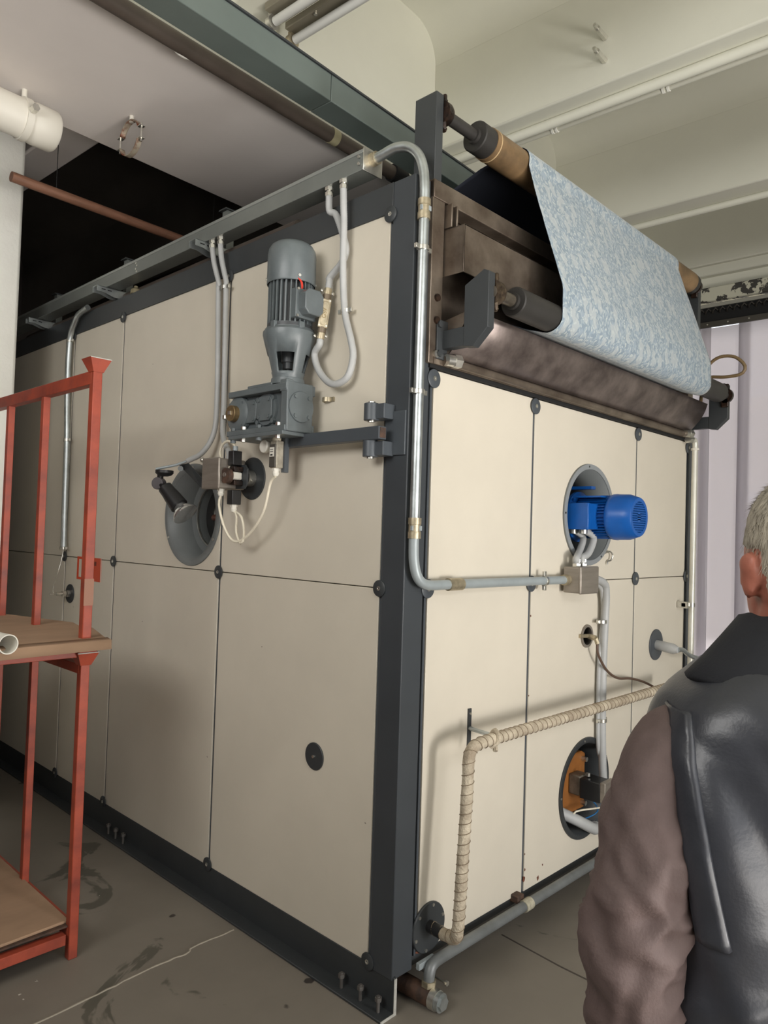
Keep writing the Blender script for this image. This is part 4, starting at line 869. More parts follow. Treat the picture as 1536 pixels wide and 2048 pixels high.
hk_ = M().tube(catmull([(1.43,-0.004,1.545), (1.455,-0.016,1.552), (1.475,-0.02,1.535), (1.468,-0.016,1.512), (1.447,-0.010,1.505), (1.443,-0.010,1.49)], 6), 0.004, 8).build('cable_hook', ZINC); tag(hk_, 'small bent wire hook beside the upper port rim', 'hook')
# hoses from the stainless box down to the lower port
g1 = [(1.172, -0.06, 1.44), hy(1207,1166,-0.045), hy(1212,1190,-0.04), hy(1210,1240,-0.035), hy(1206,1330,-0.03), hy(1204,1440,-0.03), hy(1205,1520,-0.03), hy(1208,1570,-0.02), (1.50, -0.015, 0.40), (1.47, 0.0, 0.30), (1.42, 0.04, 0.27)]
g2 = [(1.172, -0.05, 1.42), hy(1199,1172,-0.03), hy(1205,1195,-0.025), hy(1205,1240,-0.02), hy(1198,1330,-0.018), hy(1196,1440,-0.018), hy(1197,1500,-0.018), (1.44, -0.012, 0.55)]
g1o = hose('flexible_conduit', g1, 0.019, 'thick grey hose from the stainless box down to the lower round port')
g2o = hose('flexible_conduit', g2, 0.010, 'thin grey hose running beside the thick one on the front panels', ribs=False)
for py in (1243, 1440): saddle(hy(1203, py, -0.028), (1,0,0), 0.021, g1o)
# gear unit in the lower port
gu = thing('gear_unit', 'ochre gear unit with a shaft coupling inside the lower round port', 'gearbox', (1.28, 0.08, 0.33))
M().prism([(1.16, 0.06, 0.33), (1.16, 0.06, 0.585), (1.20, 0.06, 0.60), (1.37, 0.06, 0.60), (1.40, 0.06, 0.585), (1.40, 0.06, 0.33)], (0, 0.12, 0)).build('housing', GEARB, gu, bevel=0.006)
for a, b in ((1.19, 0.565), (1.37, 0.565), (1.37, 0.36), (1.19, 0.36)): M().hexp((a, 0.06, b), (a, 0.035, b), 0.012).build('bolt', ZINC, gu)
M().box(1.245, 1.325, 0.0, 0.06, 0.43, 0.52).build('bearing_block', mat('greasy_grey', srgb(120, 112, 100), 0.5, 0.3, 0.3, 30), gu, bevel=0.006)
M().box(1.24, 1.335, -0.10, 0.0, 0.425, 0.515).build('switch_block', BLKP, gu, bevel=0.004)
M().box(1.24, 1.34, -0.125, -0.10, 0.43, 0.52).build('switch_cover', INOX, gu, bevel=0.003)
M().hexp((1.28, -0.02, 0.52), (1.28, -0.02, 0.535), 0.010).build('top_bolt', ZINC, gu)
hose('bent_hose', [(1.42, 0.03, 0.26), (1.36, -0.02, 0.262), (1.30, -0.03, 0.285), (1.22, 0.0, 0.33), (1.15, 0.05, 0.37)], 0.026, 'fat grey hose bending into the bottom of the lower port', m_=FLEX)
hose('wire', [(1.25, 0.03, 0.31), (1.20, 0.01, 0.345), (1.195, 0.0, 0.37), (1.23, -0.02, 0.378), (1.35, -0.06, 0.372), (1.46, -0.08, 0.36)], 0.004, 'bare white wire looping out of the lower port', 'wire', CREAMC, False)
hose('wire', [(1.30, -0.01, 0.42), (1.345, -0.02, 0.385), (1.40, -0.01, 0.34), (1.405, 0.0, 0.315), (1.36, 0.02, 0.30), (1.30, 0.03, 0.30)], 0.003, 'blue wire looping inside the lower port', 'wire', BLUEW, False)
# nozzle lead and thin cable below the box
nz_ = thing('spray_nozzle', 'small brass nozzle elbow in the little round port', 'nozzle', (1.27, -0.02, 1.12))
M().cyl((1.20, -0.004, 1.165), (1.30, -0.01, 1.160), 0.009, n=14).hexp((1.275, -0.01, 1.16), (1.275, -0.045, 1.155), 0.013).hexp((1.275, -0.045, 1.155), (1.283, -0.05, 1.13), 0.011).build('nozzle_body', BRASS, nz_)
hose('brown_lead', [(1.283, -0.05, 1.13), hy(1196,1308,-0.05), hy(1213,1340,-0.05), hy(1235,1356,-0.05), hy(1262,1357,-0.05), hy(1290,1365,-0.06), hy(1318,1380,-0.10)], 0.006, 'brown rubber lead running from the nozzle behind the wrapped pipe', 'cable', mat('brown_rubber', srgb(92, 72, 60), 0.5), False)
# probe in the right disc
pr2 = thing('hose_spigot', 'grey tapered spigot with bent pipe in the right hand disc', 'spigot', (2.03, -0.1, 1.0))
s0 = Vector((2.03, -0.006, 1.055)); s1 = hy(1356, 1300, -0.13)
M().lathe(s0, (s1-s0), [(0, 0.026), (0.05, 0.027), ((s1-s0).length*0.8, 0.027), ((s1-s0).length, 0.016)], 24).build('spigot_sleeve', FLEX, pr2)
M().tube(catmull([s1, hy(1366,1300,-0.14), hy(1378,1310,-0.15), hy(1400,1317,-0.18), hy(1430,1316,-0.2)], 8), 0.012, 12).build('bent_pipe', GALV, pr2)
# wrapped pipe
wpp = thing('wrapped_pipe', 'pipe wrapped in pale glass fibre tape rising from the floor and along the front', 'pipe', (0.2, -0.15, 0.2))
wps = [(0.18, -0.02, 0.232), (0.175, -0.09, 0.232), (0.165, -0.135, 0.245), (0.155, -0.152, 0.285), (0.158, -0.155, 0.36), (0.170, -0.155, 0.55), (0.183, -0.155, 0.75), (0.186, -0.155, 0.84), (0.20, -0.155, 0.872), (0.235, -0.155, 0.885), (0.36, -0.155, 0.888), (1.0, -0.155, 0.884), (1.86, -0.155, 0.880)]
P = catmull(wps, 12); L = [0.0]
for a, b in zip(P, P[1:]): L.append(L[-1]+(b-a).length)
n = int(L[-1]/0.0042); Q = []; j = 0
for i in range(n+1):
    s = L[-1]*i/n
    while j < len(L)-2 and L[j+1] < s: j += 1
    Q.append(P[j].lerp(P[j+1], (s-L[j])/max(1e-9, L[j+1]-L[j])))
ph = [0.0]
for i in range(n+1): ph.append((ph[-1]+0.0042/(0.033+0.008*noise.noise(Vector((i*0.02, 0, 0))))))
M().tube(Q, 0.021, 16, rf=lambda i, t: 0.98+0.05*noise.noise(Vector((i*0.06, 5, 2)))).build('wrapping', WRAP, wpp, angle=50)
hel = []
xx = basis(Q[1]-Q[0])[0]
for i in range(len(Q)):
    tg = (Q[min(i+1, n)]-Q[max(i-1, 0)]).normalized(); xx = (xx-tg*xx.dot(tg)).normalized(); yy = tg.cross(xx)
    for q in range(3):
        a = 2*math.pi*(ph[i]+(ph[i+1]-ph[i])*q/3); pp = Q[i].lerp(Q[min(i+1, n)], q/3); hel.append(pp+(xx*math.cos(a)+yy*math.sin(a))*0.0213)
M().tube(hel, 0.0013, 5).build('tape_edge', mat('tape_edge_brown', srgb(128, 112, 92), 0.9), wpp)
M().cyl((0.18, 0.0, 0.232), (0.175, -0.07, 0.232), 0.021, n=16).build('stub', BLKP, wpp)
M().cyl((1.86, -0.155, 0.880), (1.93, -0.155, 0.880), 0.021, n=16).build('stub', BLKP, wpp)
M().tube(catmull([(0.31,-0.155,0.862), (0.325,-0.18,0.89), (0.34,-0.155,0.915), (0.35,-0.13,0.89), (0.345,-0.15,0.862), (0.335,-0.16,0.845)], 6), 0.009, 8).build('tied_knot', WRAP, wpp)
pbk = M().box(0.378, 0.396, -0.006, 0, 0.812, 0.958).build('support_plate', CHAR, wpp)
M().cyl((0.387, -0.005, 0.885), (0.365, -0.155, 0.885), 0.008, n=14).build('support_arm', GALV, wpp)
for z in (0.83, 0.94): M().cyl((0.387, -0.006, z), (0.387, -0.010, z), 0.005, n=8).build('screw', ZINC, pbk)
# drain pipe along the bottom
bpz = thing('bottom_pipe', 'grey steel pipe along the machine\'s bottom front edge', 'pipe', (0.8, -0.05, 0.05))
M().tube([(2.40, -0.05, 0.128), (0.20, -0.05, 0.133)]+catmull([(0.17, -0.05, 0.132), (0.145, -0.052, 0.125), (0.132, -0.054, 0.105), (0.130, -0.054, 0.08)], 5), 0.0195, 18).build('pipe_run', mat('dull_grey_pipe', srgb(116, 119, 119), 0.45, 0.2, 0.2, 10), bpz)
M().hexp((0.130, -0.054, 0.086), (0.130, -0.054, 0.066), 0.026).cyl((0.130, -0.054, 0.066), (0.130, -0.054, 0.048), 0.021, n=16).build('union_nut', BRASS, bpz)
M().cyl((0.715, -0.05, 0.131), (0.765, -0.05, 0.131), 0.0235, n=16).build('lime_ring', mat('lime_deposit', srgb(176, 170, 150), 0.8, 0, 0.3, 40), bpz)
M().box(0.70, 0.745, -0.035, 0.03, 0.138, 0.168).build('rusty_strap', RUSTR, bpz, bevel=0.004)
M().box(0.10, 0.185, -0.035, -0.02, 0.118, 0.140).build('edge_bracket', GREYCOND, bpz, bevel=0.001)
hd = thing('drain_header', 'brown painted header pipe with a threaded plug at the machine corner', 'pipe', (0.12, 0.0, 0.0))
M().cyl((0.10, 0.60, 0.036), (0.125, -0.075, 0.036), 0.032, n=24).build('pipe_run', RUSTR, hd)
M().cyl((0.125, -0.075, 0.036), (0.126, -0.10, 0.036), 0.034, n=24).build('thread_collar', ZINC, hd)
M().cyl((0.126, -0.100, 0.036), (0.127, -0.115, 0.036), 0.031, n=24).cyl((0.127, -0.112, 0.036), (0.1275, -0.125, 0.036), 0.024, n=6).build('plug', GALV, hd)
M().cyl((0.185, 0.05, 0.062), (0.19, -0.08, 0.062), 0.004, n=8).cyl((0.19, -0.08, 0.062), (0.19, -0.088, 0.062), 0.009, n=8).build('stud', ZINC, hd)
# right end pipe
ep = thing('riser_pipe', 'slim cream and zinc riser pipe at the machine\'s far right edge', 'pipe', (2.4, -0.05, 0.85))
M().tube(catmull([(2.34, -0.035, 2.196), (2.37, -0.045, 2.197), (2.392, -0.05, 2.19), (2.400, -0.05, 2.165)], 6)+[Vector((2.400, -0.05, 2.15)), Vector((2.388, -0.05, 0.86))], 0.0165, 16).build('pipe_run', mat('cream_zinc', srgb(214, 212, 200), 0.4, 0.35, 0.1, 8), ep)
M().lathe((2.4, -0.05, 2.150), (0,0,-1), [(0, 0.022), (0.012, 0.022)], 20).build('elbow_ring', WHITEP, ep)
M().hexp((2.33, -0.035, 2.196), (2.36, -0.043, 2.197), 0.024).build('elbow_nut', ZINC, ep)
M().ring((2.389, -0.05, 1.245), (0,0,1), 0.016, 0.020, 0.022, 20).box(2.30, 2.372, -0.05, -0.028, 1.248, 1.268).box(2.30, 2.32, -0.06, -0.004, 1.24, 1.276).build('stand_off_clamp', ZINC, ep)
M().cyl((2.388, -0.05, 0.862), (2.388, -0.05, 0.84), 0.0185, n=16).build('end_cap', BLKP, ep)
# ================================================================== CLOTH OUTLET at the top of the front
ho = thing('cloth_outlet', 'heat-tinted brown steel outlet hood above the front panels', 'hood', (1.25, 0, 2.2))
M().box(0.074, 0.140, -0.018, 0.06, 2.205, 2.852).build('end_upright', TINT, ho, bevel=0.003)
M().box(2.372, 2.438, -0.018, 0.06, 2.205, 2.852).build('end_upright', TINT, ho, bevel=0.003)
M().box(0.074, 2.438, -0.022, 0.05, 2.790, 2.856).build('top_beam', TINT, ho, bevel=0.003)
M().box(0.10, 2.40, 0.07, 0.10, 2.20, 2.86).build('back_sheet', TINT, ho)
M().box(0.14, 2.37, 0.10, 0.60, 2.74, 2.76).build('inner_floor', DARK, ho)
dm = M().box(0.145, 2.36, -0.105, -0.100, 2.525, 2.695).box(0.145, 2.36, -0.105, 0.07, 2.690, 2.695).box(0.145, 0.150, -0.105, 0.07, 2.525, 2.695).box(2.355, 2.36, -0.105, 0.07, 2.525, 2.695)
dm.build('duct_box', TINT, ho, bevel=0.001)
for P in ((0.62, -0.105, 2.545), (0.68, -0.105, 2.56)): M().cyl(P, Vector(P)+Vector((0,-0.003,0)), 0.009, n=14).build('spot_weld', RUSTR, ho)
rows = []
for t in range(9):
    q = t/8; y = -0.028-0.100*q-0.018*math.sin(math.pi*q); z = 2.243+0.150*q
    rows.append([(x, y, z) for x in (0.165, 0.5, 0.9, 1.3, 1.7, 2.1, 2.365)])
M().grid(rows).build('drip_tray', TINT2, ho, solid=0.003)
M().prism([(0.165, -0.028, 2.243), (0.165, -0.128, 2.393), (0.165, 0.06, 2.36), (0.165, 0.06, 2.243)], (0.003,0,0)).build('tray_end', TINT, ho)
M().prism([(2.362, -0.028, 2.243), (2.362, -0.128, 2.393), (2.362, 0.06, 2.36), (2.362, 0.06, 2.243)], (0.003,0,0)).build('tray_end', TINT2, ho)
M().cyl((0.15, -0.02, 2.226), (2.36, -0.02, 2.226), 0.017, n=16).box(0.10, 2.40, -0.02, 0.03, 2.206, 2.24).build('bottom_rail', TINT, ho)
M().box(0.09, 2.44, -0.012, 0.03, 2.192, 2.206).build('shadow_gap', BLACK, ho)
for x in (0.195, 2.33):
    s = -1 if x < 1 else 1
    M().cyl((x-0.045, -0.035, 2.225), (x-0.012, -0.042, 2.226), 0.021, n=16).hexp((x-0.012, -0.042, 2.226), (x+0.015, -0.05, 2.226), 0.025).build('hex_plug', ZINC, ho)
for (x, z0, z1) in ((0.150, 2.70, 2.785), (0.180, 2.71, 2.785)): M().box(x-0.004, x+0.004, -0.045, 0.0, z0, z1).build('welded_lug', TINT, ho, bevel=0.002)
M().cyl((0.106, -0.019, 2.825), (0.106, -0.021, 2.825), 0.014, n=20).build('rust_spot', mat('orange_rust', srgb(176, 98, 44), 0.8), ho)
M().box(0.30, 0.36, 0.04, 0.42, 2.862, 2.885).build('cream_batten', CEIL, ho)
for z in (2.24, 2.36, 2.44): M().cyl((0.108, -0.018, z), (0.108, -0.027, z), 0.013, n=12).build('rivet', GREASE if z > 2.3 else ZINC, ho)
def roller(name, label, y, z, r, x0, x1, bx0, bx1, core, sleeve=None, sx=None):
    t = thing(name, label, 'roller', ((x0+x1)/2, y, z-r))
    M().lathe((x0, y, z), (1,0,0), [(0, 0.0), (0, r-0.004), (0.004, r), (x1-x0-0.004, r), (x1-x0, r-0.004), (x1-x0, 0)], 48, False, False).build('roller_body', core, t)
    if sleeve: M().cyl((sx, y, z), (x1-0.05, y, z), r+0.003, n=48).build('sleeve', sleeve, t); M().ring((sx+0.022, y, z), (1,0,0), r+0.002, r+0.0045, 0.004, 40).build('score_line', mat('score', srgb(196, 170, 130), 0.5), t)
    M().cyl((bx0, y, z), (x0+0.01, y, z), 0.022, n=24).build('shaft', mat('shaft_steel', srgb(120, 112, 100), 0.35, 0.7, 0.3, 30) if not sleeve else RUBBER, t)
    M().cyl((x1-0.01, y, z), (bx1, y, z), 0.022, n=24).build('shaft', RUBBER, t)
    M().cyl((x0-0.014, y, z), (x0, y, z), 0.030, n=24).build('end_boss', core, t)
    return t
up_ = roller('guide_roller', 'upper guide roller with a brown varnished sleeve carrying the cloth', 0.0, 3.118, 0.058, 0.325, 2.43, 0.15, 2.52, RUBBER, BRONZE, 0.395)
lo2 = roller('guide_roller', 'lower black guide roller in front of the outlet hood', -0.210, 2.437, 0.053, 0.300, 2.300, 0.165, 2.42, RUBBER)
def bearing(x, y, z, parent, s, m_=GREASE):
    k = M().lathe((x, y, z), (1,0,0), [(0, 0.042), (0.022, 0.042), (0.036, 0.036), (0.040, 0.020)], 28).build('bearing_housing', m_, parent)
    M().box(x, x+0.014, y-0.020, y+0.020, z-0.066, z+0.066).build('bearing_flange', m_, parent, bevel=0.006)
    for q in (-0.052, 0.052): M().hexp((x+0.012, y, z+q), (x+0.026, y, z+q), 0.011).build('bearing_bolt', m_, parent)
    M().ring((x+0.030, y, z), (1,0,0), 0.018, 0.026, 0.003, 28).build('seal', RUSTR, parent)
bearing(0.122, 0.0, 3.118, up_, 1); bearing(2.47, 0.0, 3.118, up_, 1)
bearing(0.172, -0.210, 2.437, lo2, 1, mat('oily_iron', srgb(98, 84, 66), 0.4, 0.4, 0, 40, col2=srgb(52, 40, 32))); bearing(2.395, -0.210, 2.437, lo2, 1)
M().box(0.080, 0.120, -0.015, 0.085, 2.856, 3.175).build('post', CHAR, up_, bevel=0.002)
M().box(2.50, 2.54, -0.015, 0.085, 2.856, 3.175).box(2.40, 2.54, 0.0, 0.07, 2.80, 2.86).build('post', CHAR, up_, bevel=0.002)
for x in (0.138, 2.41):
    M().box(x, x+0.036, -0.135, -0.018, 2.262, 2.328).build('bracket_arm', CHAR, lo2, bevel=0.002)
    M().prism([(x-0.002, -0.120, 2.258), (x-0.002, -0.160, 2.252), (x-0.002, -0.222, 2.310), (x-0.002, -0.222, 2.500), (x-0.002, -0.200, 2.510), (x-0.002, -0.120, 2.470)], (0.036, 0, 0)).build('bracket_upright', CHAR, lo2, bevel=0.002)
    k = M().box(x-0.03, x+0.03, -0.026, -0.018, 2.225, 2.365).build('bracket_foot', CHAR, lo2, bevel=0.002)
    for z in (2.243, 2.347): M().hexp((x-0.02, -0.026, z), (x-0.02, -0.034, z), 0.012).build('bolt', CHAR, k)
hose('loop_hose', [(2.36, -0.08, 2.50), hx(1413,750,2.35), hx(1418,730,2.35), hx(1440,714,2.35), hx(1470,714,2.35), hx(1490,732,2.35), hx(1482,748,2.35), hx(1450,754,2.35), hx(1415,756,2.35), (2.36, -0.10, 2.48), (2.33, -0.10, 2.38), (2.36,-0.06,2.30)], 0.009, 'brown rubber hose looping beside the right end of the lower roller', 'hose', mat('ochre_rubber', srgb(120, 100, 70), 0.45), False)
# cloth
prf = []
def arc(cy, cz, r, a0, a1, n):
    return [(cy+r*math.cos(R(a0+(a1-a0)*k/n)), cz+r*math.sin(R(a0+(a1-a0)*k/n))) for k in range(n+1)]
cr = 0.066; lr = 0.058
prf += [(0.95, 2.93), (0.70, 3.01), (0.34, 3.112), (0.18, 3.158)]
prf += arc(0.0, 3.118, cr, 75, 196, 14)
prf += [(-0.10-0.16*q/5+0.0, 2.99-0.44*q/5) for q in range(6)]
prf += arc(-0.210, 2.437, lr, 192, 300, 14)
prf += [(-0.12, 2.405), (-0.06, 2.43), (0.03, 2.47)]
# even resample
PP = [Vector((0, a, b)) for a, b in prf]; L = [0.0]
for a, b in zip(PP, PP[1:]): L.append(L[-1]+(b-a).length)
n = 110; QQ = []; j = 0
for i in range(n+1):
    s = L[-1]*i/n
    while j < len(L)-2 and L[j+1] < s: j += 1
    QQ.append((PP[j].lerp(PP[j+1], (s-L[j])/max(1e-9, L[j+1]-L[j])), s))
nx = 70; rows = []; uvs = []
stop = L[4+7]; sbot = L[4+15+6+7]
for q, s in QQ:
    t = min(1, max(0, (s-stop)/(sbot-stop))); x0 = 0.605+(0.535-0.605)*t; x1 = 2.085+(2.03-2.085)*t
    row = []
    for k in range(nx+1):
        w = k/nx; x = x0+(x1-x0)*w+(0.003*noise.noise(Vector((0, s*18, 1 if k else 0))) if k in (0, nx) else 0)
        free = math.sin(math.pi*t) if 0 < t < 1 else 0
        d = 0.006*free*noise.noise(Vector((x*2.2, s*0.9, 4)))+0.004*free*math.sin(x*7+s*1.3)
        row.append(Vector((x, q.y-d, q.z))); uvs.append((x, s))
    rows.append(row)
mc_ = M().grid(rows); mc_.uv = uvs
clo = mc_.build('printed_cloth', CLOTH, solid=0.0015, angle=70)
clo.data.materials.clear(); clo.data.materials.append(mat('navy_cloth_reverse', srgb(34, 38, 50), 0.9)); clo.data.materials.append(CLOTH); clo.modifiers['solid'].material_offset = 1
tag(clo, 'pale blue floral cloth stretched between the two guide rollers', 'cloth')
# ================================================================== ORANGE RACK
rk = thing('stacking_rack', 'orange steel stacking rack of two tiers at the left edge', 'rack', (-1.2, 1.6, 0))
RX, RY, RL, RD = -0.624, 1.040, 1.15, 1.20
def post(x, y):
    p_ = M().box(x-0.017, x+0.017, y-0.017, y+0.017, 0.0, 1.085).build('post', ORANGE, rk, bevel=0.003)
    def cup(z, h=0.050, a=0.020, b=0.041):
        v = []
        for zz, s in ((z, a), (z+h, b), (z+h, b-0.004), (z+0.004, a-0.004)): v.append([Vector((x+i*s, y+j*s, zz)) for i, j in ((-1,-1), (1,-1), (1,1), (-1,1))])
        return M().grid(v, closed=True)
    cup(1.078).build('cup', ORANGE, p_); M().box(x-0.041, x+0.041, y-0.0415, y-0.040, 1.125, 1.1285).build('worn_lip', LIPW, p_)
    p2 = M().box(x-0.0175, x+0.0175, y-0.0175, y+0.0175, 1.10, 2.185).build('post', ORANGE, rk, bevel=0.003)
    M().box(x-0.035, x+0.035, y-0.035, y+0.035, 1.12, 1.155).build('foot_flare', ORANGE, p2, bevel=0.004)
    cup(2.180).build('cup', ORANGE, p2); M().box(x-0.041, x+0.041, y-0.0415, y-0.040, 2.227, 2.2305).build('worn_lip', LIPW, p2)
    return p2
pa_ = post(RX, RY); post(RX-RL, RY); post(RX, RY+RD); post(RX-RL, RY+RD)
M().box(RX-0.0182, RX+0.0178, RY-0.0188, RY-0.0170, 1.30, 1.40).build('tape_residue', mat('old_tape', srgb(150, 108, 88), 0.6), pa_)
for x in (RX, RX-RL):
    for z0, z1 in ((2.135, 2.185), (1.045, 1.080), (0.075, 0.115)): M().box(x-0.018, x+0.018, RY, RY+RD, z0, z1).build('side_rail', ORANGE, rk, bevel=0.002)
    for y in (1.505, 1.905):
        M().box(x-0.015, x+0.013, y-0.015, y+0.015, 0.11, 1.05).build('upright', ORANGE, rk, bevel=0.002)
        M().box(x-0.015, x+0.013, y-0.015, y+0.015, 1.14, 2.14).build('upright', ORANGE, rk, bevel=0.002)
    M().box(x-0.018, x+0.018, RY, RY+RD, 1.115, 1.140).build('side_rail', ORANGE, rk, bevel=0.002)
for y in (RY, RY+RD):
    for z0, z1 in ((0.062, 0.100), (1.110, 1.145)): M().box(RX-RL, RX-0.03, y-0.02, y+0.02, z0, z1).build('cross_rail', ORANGE, rk, bevel=0.002)
M().box(RX-RL+0.02, RX+0.0, RY+0.0, RY+RD-0.02, 0.115, 0.122).build('deck_sheet', RUSTR, rk)
M().box(RX-RL+0.02, RX-0.03, RY+0.03, RY+RD-0.02, 1.146, 1.150).build('deck_sheet', RUSTR, rk)
tag(M().prism([(RX-0.005, RY+0.02, 0.122), (RX-RL+0.03, RY-0.02, 0.122), (RX-RL+0.03, RY+RD-0.03, 0.122), (RX-0.005, RY+RD-0.03, 0.122)], (0,0,0.010)).build('cardboard_sheet', CARD, bevel=0.002), 'brown cardboard sheet on the rack\'s bottom deck', 'cardboard')
cb = thing('cardboard_flat', 'flattened cardboard boxes lying on the rack\'s upper deck', 'cardboard', (-0.95, 1.4, 1.15))
M().prism([(-0.575, 1.005, 1.152), (-1.72, 0.985, 1.152), (-1.72, 1.95, 1.152), (-0.50, 1.60, 1.152)], (0,0,0.012)).build('sheet', CARD, cb, bevel=0.002)
M().prism([(-0.560, 1.000, 1.166), (-1.72, 0.980, 1.166), (-1.72, 1.97, 1.166), (-0.62, 2.05, 1.166), (-0.47, 1.50, 1.166), (-0.50, 1.35, 1.166), (-0.475, 1.30, 1.166)], (0,0,0.012)).build('sheet', CARD, cb, bevel=0.002)
rows = [[(-0.555, 1.000, 1.178), (-1.1, 0.985, 1.180), (-1.7, 0.975, 1.178)], [(-0.553, 0.970, 1.172), (-1.1, 0.950, 1.174), (-1.7, 0.94, 1.172)], [(-0.556, 0.962, 1.140), (-1.1, 0.942, 1.138), (-1.7, 0.93, 1.138)]]
M().grid(rows).build('folded_flap', CARD, cb, solid=0.004)
tu0 = hy(17, 1289, 0.90); td = Vector((-0.12, 1.0, 0.0)).normalized()
tu = thing('cardboard_tube', 'white cardboard tube end poking out on the rack\'s upper deck', 'tube', tu0-Vector((0,0,0.033)))
M().lathe(tu0, td, [(0, 0.0295), (0, 0.033), (0.9, 0.033), (0.9, 0.0295), (0, 0.0295)], 40, False, False).build('tube_wall', mat('white_card_tube', srgb(222, 218, 206), 0.6), tu)
M().lathe(tu0+td*0.5, td, [(0, 0.0), (0.001, 0.03)], 32, False, False).build('dark_bore', CARD, tu)
# ================================================================== THE MAN (seen from behind, at the right edge)
FH = Vector((math.cos(YAW), math.sin(YAW), 0)); RH = Vector((math.sin(YAW), -math.cos(YAW), 0))
MP = Vector((CAM.x, CAM.y, 0)) + RH*0.605 + FH*1.05
def W(x, y, z): return MP + RH*x + FH*y + Vector((0,0,z))
TR = [(0.78,0.195,0.140), (0.88,0.200,0.142), (0.98,0.205,0.142), (1.08,0.208,0.145), (1.18,0.212,0.146), (1.26,0.208,0.142), (1.32,0.200,0.134), (1.355,0.191,0.126), (1.378,0.180,0.118), (1.396,0.164,0.110), (1.412,0.142,0.102), (1.428,0.120,0.094), (1.445,0.088,0.084)]
def tr(z):
    for (z0,a0,b0),(z1,a1,b1) in zip(TR, TR[1:]):
        if z <= z1:
            t = max(0, (z-z0)/(z1-z0)); return a0+(a1-a0)*t, b0+(b1-b0)*t
    return TR[-1][1:]
def torso_pt(a, z, off=0.0):
    A, Bq = tr(z); c, s = math.cos(a), math.sin(a); e = 2/3.2
    return Vector(((A+off)*math.copysign(abs(c)**e, c), (Bq+off)*math.copysign(abs(s)**e, s)-0.012*math.exp(-((z-1.25)/0.12)**2), z))
# --- body: capsules, head and hands fused into one surface
bmh = M()
def cap(p0, p1, r0, r1):
    p0 = W(*p0); p1 = W(*p1); d = p1-p0; n = 8; L_ = d.length
    pr = [(-r0*math.cos(R(q)), r0*math.sin(R(q))) for q in (5, 25, 50, 75, 90)]+[(L_+r1*math.sin(R(q)), r1*math.cos(R(q))) for q in (0, 20, 45, 65, 85)]
    bmh.lathe(p0, d, pr, 20)
AXS = (RH, FH, Vector((0,0,1)))
bmh.sphere(W(0, 0.0, 1.588), 0.1, (0.076, 0.096, 0.114) and (0.76, 0.96, 1.14), 24, AXS)
bmh.sphere(W(0, 0.035, 1.525), 0.1, (0.60, 0.62, 0.70), 20, AXS)
bmh.sphere(W(0, 0.100, 1.575), 0.02, (0.75, 1.2, 1.3), 12, AXS); bmh.sphere(W(0, 0.090, 1.618), 0.02, (2.2, 0.6, 0.5), 12, AXS)
bmh.sphere(W(0, 0.088, 1.525), 0.012, (2.0, 0.8, 0.8), 12, AXS)
for sx in (-1, 1):
    ea = Vector((0.93*sx, 0.28, 0)).normalized(); 
    eax = ((RH*0.96*sx-FH*0.28).normalized(), (FH*0.96+RH*0.28*sx).normalized(), Vector((0,0,1)))
    bmh.sphere(W(sx*0.083, -0.004, 1.560), 0.01, (0.62, 1.75, 3.2), 16, eax)
    bmh.sphere(W(sx*0.088, -0.010, 1.575), 0.01, (0.55, 1.7, 1.7), 14, eax)
    bmh.sphere(W(sx*0.078, 0.004, 1.535), 0.01, (0.7, 1.0, 1.2), 12, eax)
cap((0, -0.005, 1.40), (0, 0.005, 1.53), 0.064, 0.058)
cap((0, 0, 1.0), (0, 0, 1.30), 0.12, 0.12); cap((-0.13, 0, 1.32), (0.13, 0, 1.32), 0.058, 0.058); cap((0, 0, 0.92), (0, 0, 1.0), 0.13, 0.125)
for sx in (-1, 1):
    cap((sx*0.16, 0, 1.325), (sx*0.254, -0.06, 1.09), 0.048, 0.042); cap((sx*0.254, -0.06, 1.09), (sx*0.205, 0.04, 0.86), 0.041, 0.029)
    cap((sx*0.205, 0.04, 0.86), (sx*0.182, 0.095, 0.80), 0.028, 0.034)
    for k, (dx, dl) in enumerate(((-0.026, 0.066), (-0.009, 0.076), (0.009, 0.072), (0.026, 0.056))):
        b0 = (sx*0.182+dx*0.3, 0.095+dx, 0.775); b1 = (b0[0]-sx*0.004, b0[1]+0.006, 0.775-dl*0.55); b2 = (b1[0]-sx*0.016, b1[1]+0.004, b1[2]-dl*0.45)
        cap(b0, b1, 0.0095, 0.009); cap(b1, b2, 0.009, 0.0078)
    cap((sx*0.178, 0.115, 0.83), (sx*0.165, 0.145, 0.79), 0.012, 0.010); cap((sx*0.165, 0.145, 0.79), (sx*0.160, 0.150, 0.765), 0.010, 0.0085)
    cap((sx*0.09, 0, 0.90), (sx*0.095, 0.012, 0.48), 0.085, 0.056); cap((sx*0.095, 0.012, 0.48), (sx*0.10, -0.02, 0.09), 0.054, 0.038); cap((sx*0.10, -0.03, 0.045), (sx*0.11, 0.12, 0.035), 0.036, 0.030)
pe = bmh.build('person', SKIN, loc=MP)
rmod = pe.modifiers.new('fuse', 'REMESH'); rmod.mode = 'VOXEL'; rmod.voxel_size = 0.005; rmod.use_smooth_shade = True
smo = pe.modifiers.new('smooth', 'SMOOTH'); smo.factor = 0.5; smo.iterations = 6
tag(pe, 'person in a black vest and brown sleeves seen from behind at the right edge', 'person')
